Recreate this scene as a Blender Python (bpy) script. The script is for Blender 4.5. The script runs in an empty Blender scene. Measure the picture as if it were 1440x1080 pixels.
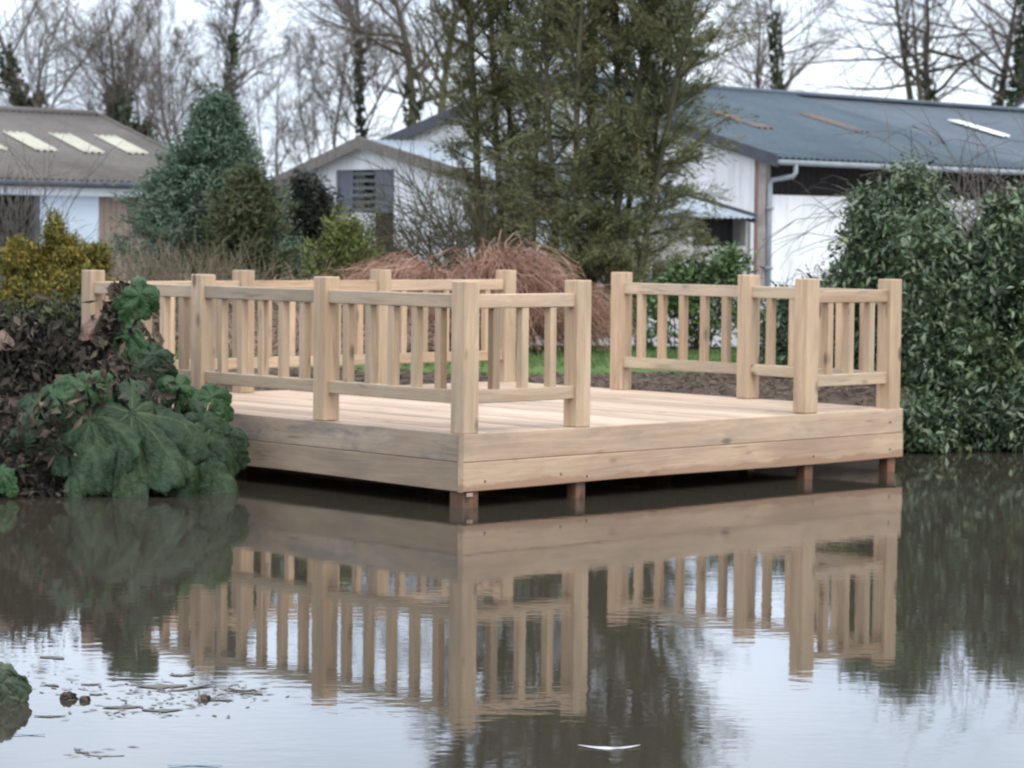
import bpy, math, random
import numpy as np
from mathutils import Vector, Matrix

SC = bpy.context.scene
COL = SC.collection
PI = math.pi
R_ = math.radians

# ------------------------------------------------------------------ camera
FPX, CZ, PITCH, ROLL = 3657.0, 1.9574, -0.0565, 0.0098
_f = Vector((0, math.cos(PITCH), math.sin(PITCH)))
_r = Vector((1, 0, 0))
_u = _r.cross(_f)
CF = _f
CR = math.cos(ROLL) * _r + math.sin(ROLL) * _u
CU = -math.sin(ROLL) * _r + math.cos(ROLL) * _u


def PX(px, py, y):
    """world point at distance y (metres north of the camera) seen at photo pixel px, py"""
    d = CF + CR * ((px - 720) / FPX) - CU * ((py - 540) / FPX)
    k = y / d.y
    return Vector((d.x * k, y, CZ + d.z * k))


cam_data = bpy.data.cameras.new('camera')
cam = bpy.data.objects.new('camera', cam_data)
COL.objects.link(cam)
M = Matrix((CR, CU, -CF)).transposed().to_4x4()
M.translation = Vector((0, 0, CZ))
cam.matrix_world = M
cam_data.sensor_width = 36
cam_data.lens = FPX / 1440 * 36
cam_data.clip_start = 0.1
cam_data.clip_end = 3000
cam_data.dof.use_dof = True
cam_data.dof.focus_distance = 12.0
cam_data.dof.aperture_fstop = 5.6
SC.camera = cam

# ------------------------------------------------------------------ object helpers


def tag(o, label, cat, group=None, kind=None):
    if label: o['label'] = label
    if cat: o['category'] = cat
    if group: o['group'] = group
    if kind: o['kind'] = kind
    return o


def thing(name, label, cat, loc=(0, 0, 0), rz=0.0, group=None):
    o = bpy.data.objects.new(name, None)
    COL.objects.link(o)
    o.location = loc
    o.rotation_euler = (0, 0, rz)
    o.empty_display_size = 0.2
    return tag(o, label, cat, group)


def link(name, me, mat, parent=None, world=True, smooth=False):
    o = bpy.data.objects.new(name, me)
    COL.objects.link(o)
    for m in (mat if isinstance(mat, (list, tuple)) else [mat]):
        me.materials.append(m)
    if parent is not None:
        o.parent = parent
        if world:   # geometry was written in world coordinates
            o.matrix_parent_inverse = root_matrix(parent).inverted()
    if smooth:
        me.polygons.foreach_set('use_smooth', [True] * len(me.polygons))
    return o


def root_matrix(o):
    m = Matrix.LocRotScale(o.location, o.rotation_euler.to_matrix(), None)
    if o.parent is not None:
        m = root_matrix(o.parent) @ o.matrix_parent_inverse @ m
    return m


class MB:
    """collects primitives into one mesh"""

    def __init__(s):
        s.v, s.f, s.mi = [], [], []

    def add(s, vs, fs, mi=0):
        b = len(s.v)
        s.v += [tuple(p) for p in vs]
        s.f += [tuple(i + b for i in f) for f in fs]
        s.mi += [mi] * len(fs)

    def box(s, c, size, rz=0.0, mi=0, bev=0.0, skew=None):
        cx, cy, cz = c
        hx, hy, hz = size[0] / 2, size[1] / 2, size[2] / 2
        if bev <= 0:
            vs = [(x, y, z) for z in (-hz, hz) for x, y in ((-hx, -hy), (hx, -hy), (hx, hy), (-hx, hy))]
            fs = [(0, 3, 2, 1), (4, 5, 6, 7), (0, 1, 5, 4), (1, 2, 6, 5), (2, 3, 7, 6), (3, 0, 4, 7)]
        else:
            b = min(bev, hx * .49, hy * .49, hz * .49)
            vs, idx = [], {}
            for sx in (-1, 1):
                for sy in (-1, 1):
                    for sz in (-1, 1):
                        for ax in range(3):
                            p = [sx * (hx - b), sy * (hy - b), sz * (hz - b)]
                            p[ax] = (sx * hx, sy * hy, sz * hz)[ax]
                            idx[(sx, sy, sz, ax)] = len(vs)
                            vs.append(tuple(p))
            fs = []
            q = [(-1, -1), (1, -1), (1, 1), (-1, 1)]
            for ax in range(3):
                for sg in (-1, 1):
                    loop = []
                    for a, bb in q:
                        k = [0, 0, 0]
                        k[ax] = sg
                        k[(ax + 1) % 3] = a
                        k[(ax + 2) % 3] = bb
                        loop.append(idx[(k[0], k[1], k[2], ax)])
                    fs.append(tuple(loop if sg > 0 else loop[::-1]))
            for ax in range(3):          # edge strips along axis ax
                a1, a2 = (ax + 1) % 3, (ax + 2) % 3
                for s1 in (-1, 1):
                    for s2 in (-1, 1):
                        k0 = [0, 0, 0]; k1 = [0, 0, 0]
                        k0[ax], k1[ax] = -1, 1
                        k0[a1] = k1[a1] = s1
                        k0[a2] = k1[a2] = s2
                        f = [idx[(*k0, a1)], idx[(*k1, a1)], idx[(*k1, a2)], idx[(*k0, a2)]]
                        if s1 * s2 > 0: f = f[::-1]
                        fs.append(tuple(f[::-1]))
            for sx in (-1, 1):
                for sy in (-1, 1):
                    for sz in (-1, 1):
                        f = [idx[(sx, sy, sz, a)] for a in range(3)]
                        if sx * sy * sz < 0: f = f[::-1]
                        fs.append(tuple(f))
        c_, s_ = math.cos(rz), math.sin(rz)
        out = []
        for x, y, z in vs:
            if skew: x, y, z = skew(x, y, z)
            out.append((cx + x * c_ - y * s_, cy + x * s_ + y * c_, cz + z))
        s.add(out, fs, mi)

    def prism(s, poly, vec, mi=0):
        """closed polygon (3-D points) extruded by vec"""
        n = len(poly)
        poly = [Vector(p) for p in poly]
        vec = Vector(vec)
        vs = poly + [p + vec for p in poly]
        fs = [tuple(range(n))[::-1], tuple(range(n, 2 * n))]
        fs += [(i, (i + 1) % n, (i + 1) % n + n, i + n) for i in range(n)]
        s.add(vs, fs, mi)

    def tube(s, pts, radii, n=6, mi=0, cap=True):
        pts = [Vector(p) for p in pts]
        if not isinstance(radii, (list, tuple)): radii = [radii] * len(pts)
        base = len(s.v)
        prev = None
        for i, p in enumerate(pts):
            t = (pts[min(i + 1, len(pts) - 1)] - pts[max(i - 1, 0)])
            t = t.normalized() if t.length > 1e-9 else Vector((0, 0, 1))
            if prev is None:
                a = Vector((1, 0, 0)) if abs(t.x) < .8 else Vector((0, 1, 0))
                e = t.cross(a).normalized()
            else:
                e = (prev - t * prev.dot(t)).normalized()
            prev = e
            b = t.cross(e)
            for k in range(n):
                an = 2 * PI * k / n
                q = p + (e * math.cos(an) + b * math.sin(an)) * radii[i]
                s.v.append((q.x, q.y, q.z))
        m = len(pts)
        for i in range(m - 1):
            for k in range(n):
                a = base + i * n + k
                b = base + i * n + (k + 1) % n
                s.f.append((a, b, b + n, a + n)); s.mi.append(mi)
        if cap:
            s.f.append(tuple(base + k for k in range(n))[::-1]); s.mi.append(mi)
            s.f.append(tuple(base + (m - 1) * n + k for k in range(n))); s.mi.append(mi)

    def build(s, name, mat, parent=None, world=True, smooth=False):
        me = bpy.data.meshes.new(name)
        me.from_pydata(s.v, [], s.f)
        if any(s.mi): me.polygons.foreach_set('material_index', s.mi)
        me.update()
        return link(name, me, mat, parent, world, smooth)


def np_mesh(name, V, F, mat, parent=None, world=True, smooth=False):
    """V (n,3), F (m,k) numpy arrays, all faces k-gons"""
    me = bpy.data.meshes.new(name)
    V = np.asarray(V, dtype=np.float32)
    F = np.asarray(F, dtype=np.int32)
    m, k = F.shape
    me.vertices.add(len(V))
    me.vertices.foreach_set('co', V.ravel())
    me.loops.add(m * k)
    me.loops.foreach_set('vertex_index', F.ravel())
    me.polygons.add(m)
    me.polygons.foreach_set('loop_start', np.arange(0, m * k, k, dtype=np.int32))
    me.polygons.foreach_set('loop_total', np.full(m, k, dtype=np.int32))
    me.update(calc_edges=True)
    me.validate()
    return link(name, me, mat, parent, world, smooth)


# ------------------------------------------------------------------ material helpers


class NT:
    def __init__(s, name):
        s.m = bpy.data.materials.new(name)
        s.m.use_nodes = True
        s.t = s.m.node_tree
        s.n = s.t.nodes
        s.b = s.n['Principled BSDF']
        s.b.inputs['Specular IOR Level'].default_value = 0.3

    def new(s, typ, **kw):
        n = s.n.new('ShaderNode' + typ)
        for k, v in kw.items():
            if k.startswith('i_'):
                n.inputs[int(k[2:]) if k[2:].isdigit() else k[2:].replace('_', ' ')].default_value = v
            else:
                setattr(n, k, v)
        return n

    def l(s, a, b):
        s.t.links.new(a, b)

    def coord(s, scale, kind='Object', rnd=False):
        tc = s.new('TexCoord')
        mp = s.new('Mapping')
        mp.inputs['Scale'].default_value = scale
        s.l(tc.outputs[kind], mp.inputs['Vector'])
        if rnd:
            oi = s.new('ObjectInfo')
            ml = s.new('Math', operation='MULTIPLY', i_1=57.0)
            s.l(oi.outputs['Random'], ml.inputs[0])
            cb = s.new('CombineXYZ')
            for k in range(3): s.l(ml.outputs[0], cb.inputs[k])
            s.l(cb.outputs[0], mp.inputs['Location'])
        return mp.outputs[0]

    def noise(s, vec, scale, detail=4, rough=.6, dist=0.0):
        n = s.new('TexNoise')
        n.inputs['Scale'].default_value = scale
        n.inputs['Detail'].default_value = detail
        n.inputs['Roughness'].default_value = rough
        n.inputs['Distortion'].default_value = dist
        if vec is not None: s.l(vec, n.inputs['Vector'])
        return n.outputs[0]

    def ramp(s, fac, stops):
        r = s.new('ValToRGB')
        e = r.color_ramp.elements
        while len(e) < len(stops): e.new(.5)
        for el, (p, c) in zip(e, stops):
            el.position = p
            el.color = (*c, 1) if len(c) == 3 else c
        s.l(fac, r.inputs[0])
        return r.outputs[0]

    def mix(s, fac, a, b, mode='MIX'):
        n = s.new('Mix', data_type='RGBA', blend_type=mode)
        for sock, val in ((0, fac), (6, a), (7, b)):
            if hasattr(val, 'is_output'): s.l(val, n.inputs[sock])
            else: n.inputs[sock].default_value = val if sock == 0 else ((*val, 1) if len(val) == 3 else val)
        return n.outputs[2]

    def bump(s, h, strength=.3, dist=.01):
        b = s.new('Bump')
        b.inputs['Strength'].default_value = strength
        b.inputs['Distance'].default_value = dist
        s.l(h, b.inputs['Height'])
        s.l(b.outputs[0], s.b.inputs['Normal'])

    def base(s, c):
        if hasattr(c, 'is_output'): s.l(c, s.b.inputs['Base Color'])
        else: s.b.inputs['Base Color'].default_value = (*c, 1)

    def rough(s, r):
        if hasattr(r, 'is_output'): s.l(r, s.b.inputs['Roughness'])
        else: s.b.inputs['Roughness'].default_value = r


def mat_mottle(name, c1, c2, scale=4, rough=.8, bump=0.0, c3=None, stretch=(1, 1, 1), bdist=.01):
    m = NT(name)
    v = m.coord(stretch)
    n = m.noise(v, scale, 6, .65)
    st = [(.32, c1), (.68, c2)] if c3 is None else [(.3, c1), (.5, c2), (.7, c3)]
    m.base(m.ramp(n, st))
    m.rough(rough)
    if bump: m.bump(m.noise(v, scale * 6, 5, .6), bump, bdist)
    return m.m


def mat_leaf(name, cols, rough=.5, spec=.35, trans=0.0, big=1.2):
    """foliage: every leaf its own shade, large clumps drift in hue"""
    m = NT(name)
    g = m.new('NewGeometry')
    v = m.coord((1, 1, 1))
    n = m.noise(v, big, 3, .6)
    add = m.new('Math', operation='MULTIPLY_ADD', i_1=.6, i_2=0.0)
    m.l(g.outputs['Random Per Island'], add.inputs[0])
    ad2 = m.new('Math', operation='MULTIPLY_ADD', i_1=.9)
    m.l(n, ad2.inputs[0])
    m.l(add.outputs[0], ad2.inputs[2])
    sub = m.new('Math', operation='SUBTRACT', i_1=.25, use_clamp=True)
    m.l(ad2.outputs[0], sub.inputs[0])
    k = len(cols)
    m.base(m.ramp(sub.outputs[0], [(i / (k - 1), c) for i, c in enumerate(cols)]))
    m.rough(rough)
    m.b.inputs['Specular IOR Level'].default_value = spec
    if trans:
        m.b.inputs['Transmission Weight'].default_value = 0
        m.b.inputs['Subsurface Weight'].default_value = 0
    return m.m


def mat_wood(name, axis, light, dark, stain=0.0, stain_col=(.16, .15, .15), rnd=True, island=False, wet=0.0, edge=False):
    """sawn oak: grain stretched along axis, knots, tannin stains"""
    m = NT(name)
    st = [9.0, 9.0, 9.0]
    st[axis] = .55
    v = m.coord(tuple(st), rnd=rnd)
    st2 = [1.3, 1.3, 1.3]
    st2[axis] = .35
    v2 = m.coord(tuple(st2), rnd=rnd)
    grain = m.noise(v, 2.6, 7, .7, .6)
    fine = m.noise(v, 11, 3, .6)
    broad = m.noise(v2, 2.0, 3, .5)
    c = m.ramp(grain, [(.28, dark), (.52, tuple((a + b) / 2 for a, b in zip(light, dark))), (.74, light)])
    tone = m.ramp(broad, [(.3, (.80, .77, .74)), (.7, (1.1, 1.09, 1.07))])
    c = m.mix(1.0, c, tone, 'MULTIPLY')
    if island:
        g = m.new('NewGeometry')
        t2 = m.ramp(g.outputs['Random Per Island'], [(0, (.70, .68, .66)), (.5, (.97, .95, .93)), (1, (1.1, 1.07, 1.04))])
        c = m.mix(1.0, c, t2, 'MULTIPLY')
    elif rnd:
        oi = m.new('ObjectInfo')
        t2 = m.ramp(oi.outputs['Random'], [(0, (.76, .76, .75)), (.35, (.98, .92, .85)), (.7, (1, 1, .97)), (1, (1.1, 1.07, 1.04))])
        c = m.mix(1.0, c, t2, 'MULTIPLY')
    # knots
    st3 = [3.4, 3.4, 3.4]
    st3[axis] = 1.5
    v3 = m.coord(tuple(st3), rnd=rnd)
    vo = m.new('TexVoronoi')
    vo.inputs['Scale'].default_value = 1.0
    m.l(v3, vo.inputs['Vector'])
    kn = m.ramp(vo.outputs['Distance'], [(.055, (1, 1, 1)), (.12, (0, 0, 0))])
    c = m.mix(kn, c, tuple(x * .42 for x in dark))
    # drying checks: thin dark lines along the grain, and a scatter of pin knots
    st6 = [7.0, 7.0, 7.0]
    st6[axis] = .32
    ck = m.noise(m.coord(tuple(st6), rnd=rnd), 1.9, 2, .5, .3)
    cm = m.ramp(ck, [(.478, (0, 0, 0)), (.497, (.62, .62, .62)), (.503, (.62, .62, .62)), (.522, (0, 0, 0))])
    gate = m.ramp(m.noise(v2, 3.1, 2, .5), [(.50, (0, 0, 0)), (.60, (1, 1, 1))])
    cm = m.mix(1.0, cm, gate, 'MULTIPLY')
    c = m.mix(cm, c, tuple(x * .42 for x in dark))
    st7 = [9.0, 9.0, 9.0]
    st7[axis] = 4.0
    vp = m.new('TexVoronoi')
    m.l(m.coord(tuple(st7), rnd=rnd), vp.inputs['Vector'])
    pk = m.ramp(vp.outputs['Distance'], [(.04, (.8, .8, .8)), (.12, (0, 0, 0))])
    c = m.mix(pk, c, tuple(x * .55 for x in dark))
    if stain:
        st4 = [2.2, 2.2, 2.2]
        st4[axis] = .8
        v4 = m.coord(tuple(st4), rnd=rnd)
        s1 = m.noise(v4, 1.7, 6, .7, .4)
        f = m.ramp(s1, [(.46, (0, 0, 0)), (.66, (stain, stain, stain))])
        c = m.mix(f, c, stain_col)
    if edge:      # brown water mark creeping up from the lower arris
        tc = m.new('TexCoord')
        sx = m.new('SeparateXYZ')
        m.l(tc.outputs['Object'], sx.inputs[0])
        wv = m.noise(m.coord((1.1, 1, 1)), 1.3, 5, .6)
        k = m.new('Math', operation='MULTIPLY_ADD', i_1=-.20, i_2=.16)
        m.l(wv, k.inputs[0])
        k2 = m.new('Math', operation='ADD')
        m.l(k.outputs[0], k2.inputs[0]); m.l(sx.outputs['Z'], k2.inputs[1])
        f = m.ramp(k2.outputs[0], [(.0, (.75, .75, .75)), (.016, (0, 0, 0))])
        c = m.mix(f, c, (.30, .175, .11))
    m.base(c)
    m.rough(.75 - wet)
    add = m.new('Math', operation='ADD')
    m.l(grain, add.inputs[0]); m.l(fine, add.inputs[1])
    m.bump(add.outputs[0], .35, .004)
    return m.m


# ------------------------------------------------------------------ materials
OAK_L, OAK_D = (.63, .48, .345), (.37, .265, .175)
wood_z = mat_wood('oak_upright', 2, OAK_L, OAK_D, .35, (.30, .26, .20))
wood_u = mat_wood('oak_rail_across', 0, (.62, .475, .35), (.37, .265, .18), .4, (.28, .25, .21))
wood_v = mat_wood('oak_rail_along', 1, (.56, .46, .35), (.38, .30, .215), .45, (.25, .23, .20))
deck_wood = mat_wood('oak_decking', 1, (.64, .515, .405), (.44, .325, .245), .25, (.34, .29, .26), rnd=False, island=True)
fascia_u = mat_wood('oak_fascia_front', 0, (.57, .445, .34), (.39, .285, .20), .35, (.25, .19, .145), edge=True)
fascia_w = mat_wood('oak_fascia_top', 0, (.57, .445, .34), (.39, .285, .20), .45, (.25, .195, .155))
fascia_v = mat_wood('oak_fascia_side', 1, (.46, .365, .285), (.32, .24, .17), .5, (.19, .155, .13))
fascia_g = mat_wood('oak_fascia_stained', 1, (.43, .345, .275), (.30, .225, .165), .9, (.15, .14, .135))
pile_wood = mat_wood('wet_pile', 2, (.30, .155, .09), (.15, .075, .045), .6, (.06, .045, .035), wet=.35)
frame_wood = mat_wood('joist_shade_tone', 0, (.20, .14, .10), (.10, .07, .05), .3)  # joist wood darkened in colour to give the shade under the deck
seam_dark = mat_mottle('seam', (.05, .03, .02), (.09, .05, .03), 10)

bark_grey = mat_mottle('bark_grey', (.055, .048, .04), (.12, .105, .085), 6, .95, .6, stretch=(3, 3, .6))
bark_olive = mat_mottle('bark_olive', (.05, .045, .028), (.11, .10, .06), 6, .95, .6, stretch=(3, 3, .6))
twig_brown = mat_mottle('twig_brown', (.10, .085, .07), (.18, .155, .13), 2, .95)
twig_grey = mat_mottle('twig_grey', (.08, .072, .065), (.15, .135, .12), 2, .95)
ivy_leaf = mat_leaf('ivy_leaf', [(.018, .03, .014), (.035, .055, .022), (.06, .075, .03)], .45)
concrete = mat_mottle('concrete', (.30, .29, .27), (.42, .41, .39), 1.2, .9, .3)
white_sheet = NT('white_sheet')
v = white_sheet.coord((1, 1, .25))
wc_ = white_sheet.ramp(white_sheet.noise(v, 1.6, 6, .65), [(.25, (.52, .53, .52)), (.6, (.74, .75, .76))])
wd_ = white_sheet.ramp(white_sheet.noise(white_sheet.coord((3, 3, .18)), 2.0, 6, .7), [(.3, (.82, .82, .80)), (.55, (1, 1, 1))])
white_sheet.base(white_sheet.mix(1.0, wc_, wd_, 'MULTIPLY'))
wv_ = white_sheet.new('TexWave')
wv_.inputs['Scale'].default_value = 2.6
white_sheet.l(white_sheet.coord((1, 0, 0)), wv_.inputs['Vector'])
white_sheet.bump(wv_.outputs['Fac'], .5, .02)
white_sheet.rough(.55)
white_sheet = white_sheet.m
blue_white = mat_mottle('pale_blue_panel', (.42, .49, .57), (.50, .57, .65), 1.0, .5, stretch=(1, 1, .3))
pale_fascia = mat_mottle('pale_fascia', (.55, .60, .64), (.66, .70, .74), 1.5, .5)
dark_board_shade = mat_mottle('dark_boarding', (.012, .011, .011), (.025, .022, .021), 3, .9, stretch=(4, 4, .4))  # near-black: barn boards, and painted shade inside the shed openings
brown_board = mat_mottle('brown_boarding', (.17, .125, .10), (.27, .21, .17), 5, .9, .3, stretch=(5, 5, .5))
blue_board = mat_mottle('slate_blue_board', (.085, .098, .115), (.14, .155, .175), 4, .7, .2, stretch=(5, 5, .5))
slat_blue = mat_mottle('louvre_slat', (.11, .12, .13), (.18, .19, .20), 4, .7)
grey_block = mat_mottle('grey_block_wall', (.26, .25, .235), (.40, .39, .37), 2.2, .95, .5)
stone_pillar = mat_mottle('stone_pillar', (.20, .165, .145), (.40, .35, .32), 2.5, .95, .5)
red_post = mat_mottle('reddish_post', (.18, .10, .08), (.27, .16, .13), 4, .9, stretch=(3, 3, .5))
grey_pvc = mat_mottle('grey_pipe', (.20, .225, .24), (.27, .295, .31), 3, .5)
dark_trim = mat_mottle('dark_trim', (.045, .05, .06), (.075, .08, .09), 3, .6)
barge_wood = mat_mottle('weathered_barge_board', (.11, .10, .09), (.19, .175, .155), 5, .9, stretch=(3, 3, 1))


def mat_roof(name, c1, c2, c3, rough=.55, streak=(.25, 2.5, 1)):
    m = NT(name)
    v = m.coord((1, 1, 1))
    n = m.noise(v, .55, 6, .65)
    n2 = m.noise(v, 6, 4, .7)
    c = m.ramp(n, [(.3, c1), (.5, c2), (.72, c3)])
    t = m.ramp(n2, [(.3, (.88, .88, .88)), (.7, (1.08, 1.08, 1.08))])
    m.base(m.mix(1.0, c, t, 'MULTIPLY'))
    m.rough(rough)
    m.b.inputs['Specular IOR Level'].default_value = .15
    return m.m


roof_blue = mat_roof('slate_blue_sheet', (.062, .082, .10), (.076, .10, .12), (.092, .116, .136), .75)
roof_blue2 = mat_roof('grey_blue_sheet', (.086, .105, .127), (.104, .125, .148), (.122, .145, .168), .75)
roof_cement = mat_roof('fibre_cement', (.095, .085, .077), (.135, .122, .112), (.175, .16, .148), .95)
roof_shed = mat_roof('blue_grey_sheet', (.22, .25, .28), (.29, .33, .37), (.36, .40, .44), .5)
cream_light = mat_roof('cream_rooflight', (.34, .33, .26), (.41, .40, .32), (.47, .455, .385), .7)
white_light = mat_roof('white_rooflight', (.75, .76, .76), (.82, .83, .83), (.85, .86, .86), .4)
rm_ = NT('rusty_rooflight')
v = rm_.coord((1, 1, 1))
rc_ = rm_.ramp(rm_.noise(v, 5, 6, .7), [(.3, (.10, .07, .05)), (.7, (.22, .155, .115))])
rf_ = rm_.ramp(rm_.noise(v, 1.6, 6, .75), [(.40, (0, 0, 0)), (.52, (1, 1, 1))])
rm_.base(rm_.mix(rf_, (.085, .10, .115), rc_)); rm_.rough(.85)
rust_light = rm_.m

# ------------------------------------------------------------------ ground and water
SHORE = [(-40, 15), (-14, 17.6), (-9, 18.8), (-6.3, 19.7), (-5.0, 20.5), (-4.3, 21.9), (-3.3, 23.0), (-1.5, 24.5),
         (0.0, 25.0), (1.1, 23.95), (2.2, 23.2), (3.0, 23.4), (3.7, 24.1), (4.6, 24.45), (6, 24.6), (9, 24.4),
         (16, 22), (30, 15), (30, 5), (16, 3.4), (3, 2.6), (-8, 2.9), (-18, 3.5), (-40, 5)]
SH = np.array(SHORE, float)
DX, DY, DZ, TH, PH = -.3403, 18.7444, .5357, .7451, 1.1009
BAY = 1.6
SIDE = 3 * BAY


def shore_sd(P):
    """signed distance, positive on land"""
    P = np.asarray(P, float)
    a = SH
    b = np.roll(SH, -1, 0)
    best = np.full(len(P), 1e9)
    inside = np.zeros(len(P), bool)
    for (x1, y1), (x2, y2) in zip(a, b):
        d = np.array([x2 - x1, y2 - y1])
        t = np.clip(((P - [x1, y1]) @ d) / (d @ d), 0, 1)
        q = np.array([x1, y1]) + t[:, None] * d
        best = np.minimum(best, np.hypot(*(P - q).T))
        c = ((y1 > P[:, 1]) != (y2 > P[:, 1]))
        with np.errstate(divide='ignore', invalid='ignore'):
            xi = (x2 - x1) * (P[:, 1] - y1) / (y2 - y1 + 1e-12) + x1
        inside ^= c & (P[:, 0] < xi)
    return np.where(inside, -best, best)


def vnoise(P, s, seed=0):
    """smooth value noise on 2-D points"""
    rs = np.random.RandomState(seed)
    T = rs.rand(64, 64)
    q = np.asarray(P, float) * s
    i = np.floor(q).astype(int)
    f = q - i
    f = f * f * (3 - 2 * f)
    a = T[i[:, 0] % 64, i[:, 1] % 64]; b = T[(i[:, 0] + 1) % 64, i[:, 1] % 64]
    c = T[i[:, 0] % 64, (i[:, 1] + 1) % 64]; d = T[(i[:, 0] + 1) % 64, (i[:, 1] + 1) % 64]
    return (a * (1 - f[:, 0]) + b * f[:, 0]) * (1 - f[:, 1]) + (c * (1 - f[:, 0]) + d * f[:, 0]) * f[:, 1] - .5


def ground_z(P):
    P = np.asarray(P, float)
    sd = shore_sd(P)
    z = np.interp(sd, [-3, -1, -.15, 0, .18, .5, 1.6, 4, 30], [-1.2, -.7, -.25, .0, .30, .47, .58, .62, .66])
    bump = vnoise(P, 1.9, 1) * .07 + vnoise(P, 5.1, 2) * .02 + vnoise(P, .5, 3) * .08
    z = z + bump * np.interp(sd, [-.2, .1, 20, 60], [0, 1, .8, .3]) * np.where(P[:, 1] > 26.0, .45, 1)
    # keep it below the deck boards
    c, s = math.cos(TH), math.sin(TH)
    u = (P[:, 0] - DX) * c + (P[:, 1] - DY) * s
    w = -(P[:, 0] - DX) * s + (P[:, 1] - DY) * c
    foot = (u > -.25) & (u < SIDE + .2) & (w > -.2) & (w < SIDE + .2)
    z = np.where(foot, np.minimum(z, .28), z)
    return z


def gz(x, y):
    return float(ground_z([(x, y)])[0])


def grid_sheet(xs, ys, zf):
    X, Y = np.meshgrid(xs, ys)
    P = np.stack([X.ravel(), Y.ravel()], 1)
    z = zf(P)
    V = np.column_stack([P, z])
    nx, ny = len(xs), len(ys)
    i = np.arange(nx * ny).reshape(ny, nx)
    F = np.stack([i[:-1, :-1], i[:-1, 1:], i[1:, 1:], i[1:, :-1]], -1).reshape(-1, 4)
    return V, F


xs = np.concatenate([-np.geomspace(900, 11, 22), np.arange(-10, 10.01, .16), np.geomspace(11, 900, 22)])
ys = np.concatenate([-np.geomspace(400, 2, 14), np.arange(-1, 16, 1.0), np.arange(16, 30, .16), np.geomspace(30.3, 1800, 30)])
V, F = grid_sheet(xs, ys, ground_z)
soil = NT('bank_soil')
v = soil.coord((1, 1, 1))
n = soil.noise(v, 2.2, 8, .7)
n2 = soil.noise(v, 14, 5, .7)
c = soil.ramp(n, [(.3, (.045, .032, .024)), (.5, (.095, .07, .052)), (.7, (.15, .115, .085))])
c = soil.mix(1.0, c, soil.ramp(n2, [(.3, (.7, .7, .7)), (.7, (1.25, 1.2, 1.15))]), 'MULTIPLY')
tcs = soil.new('TexCoord'); sxs = soil.new('SeparateXYZ')
soil.l(tcs.outputs['Object'], sxs.inputs[0])
wet = soil.ramp(sxs.outputs['Z'], [(.16, (.22, .21, .20)), (.36, (1, 1, 1))])    # wet mud near the water line, its dark tone also standing for under-deck shade
c = soil.mix(1.0, c, wet, 'MULTIPLY')
soil.base(c); soil.rough(.95); soil.bump(n2, .35, .015)
g_ = np_mesh('ground', V, F, soil.m, smooth=True)
tag(g_, None, None, kind='structure')

wm = NT('pond_water')
v = wm.coord((1.0, 1.9, 1))
v2 = wm.coord((.55, 1.6, 1))
r1 = wm.noise(v, 6.5, 2, .5)
r2 = wm.noise(v2, 1.1, 3, .5)
mask = wm.ramp(wm.noise(wm.coord((.22, .35, 1)), 1.0, 3, .55), [(.35, (.25, .25, .25)), (.65, (1, 1, 1))])
ml = wm.new('Math', operation='MULTIPLY'); wm.l(r1, ml.inputs[0]); wm.l(mask, ml.inputs[1])
ma = wm.new('Math', operation='MULTIPLY_ADD', i_1=.9); wm.l(r2, ma.inputs[0]); wm.l(ml.outputs[0], ma.inputs[2])
wm.base((.040, .034, .025)); wm.rough(.03)
wm.b.inputs['IOR'].default_value = 1.33
wm.b.inputs['Specular IOR Level'].default_value = .5
wm.bump(ma.outputs[0], 1.0, .0007)
mb = MB()
mb.add([(-41, 2.2, 0), (31, 2.2, 0), (31, 26, 0), (-41, 26, 0)], [(0, 1, 2, 3)])
w_ = mb.build('water', wm.m)
tag(w_, None, None, kind='structure')

# lawn strip behind the deck and pale yard beyond it
lawn_m = mat_mottle('lawn_grass', (.045, .08, .022), (.085, .14, .035), 5, .9, .6, stretch=(1, 2.5, 1), c3=(.12, .18, .055))
V, F = grid_sheet(np.arange(-9, 12.1, .3), np.arange(25.9, 31.3, .16), lambda P: ground_z(P) + .03)
sdv = shore_sd(V[:, :2])
edge = 25.9 + .35 + vnoise(V[:, :2], .9, 7) * .5 + .08 * np.abs(V[:, 0])
V[V[:, 1] < edge, 2] -= .12
tag(np_mesh('lawn', V, F, lawn_m, smooth=True), None, None, kind='structure')
yard_m = mat_mottle('pale_yard', (.25, .24, .23), (.36, .345, .335), 1.4, .95, .5)
V, F = grid_sheet(np.linspace(-30, 40, 60), np.linspace(31.2, 58, 40), lambda P: ground_z(P) + .05)
tag(np_mesh('yard', V, F, yard_m, smooth=True), None, None, kind='structure')

# ------------------------------------------------------------------ deck
deck = thing('viewing_deck', 'square pale new oak deck with post and baluster railing standing over the pond', 'deck', (DX, DY, 0), TH)
PW = .148            # post width
OUT = .088           # outer face of the fascia from the post centres
# planks run along the side edge
rd = random.Random(4)
m = MB()
w0, gap = .145, .012
x = -OUT + .052
while x < SIDE + OUT - .06:
    wd = min(w0, SIDE + OUT - .052 - x)
    dz = rd.uniform(-.0025, .0025)
    m.box((x + wd / 2, SIDE / 2, DZ - .016 + dz), (wd - gap, SIDE + 2 * OUT - .106, .032), bev=.004)
    x += w0
m.build('deck_boards', deck_wood, deck, world=False)
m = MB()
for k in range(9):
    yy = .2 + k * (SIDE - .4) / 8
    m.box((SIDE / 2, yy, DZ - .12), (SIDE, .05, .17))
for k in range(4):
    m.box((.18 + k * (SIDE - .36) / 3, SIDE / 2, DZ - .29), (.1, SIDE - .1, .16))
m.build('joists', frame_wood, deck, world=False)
FB = .126
FM = DZ - .205
LEN = SIDE + 2 * OUT


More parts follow.
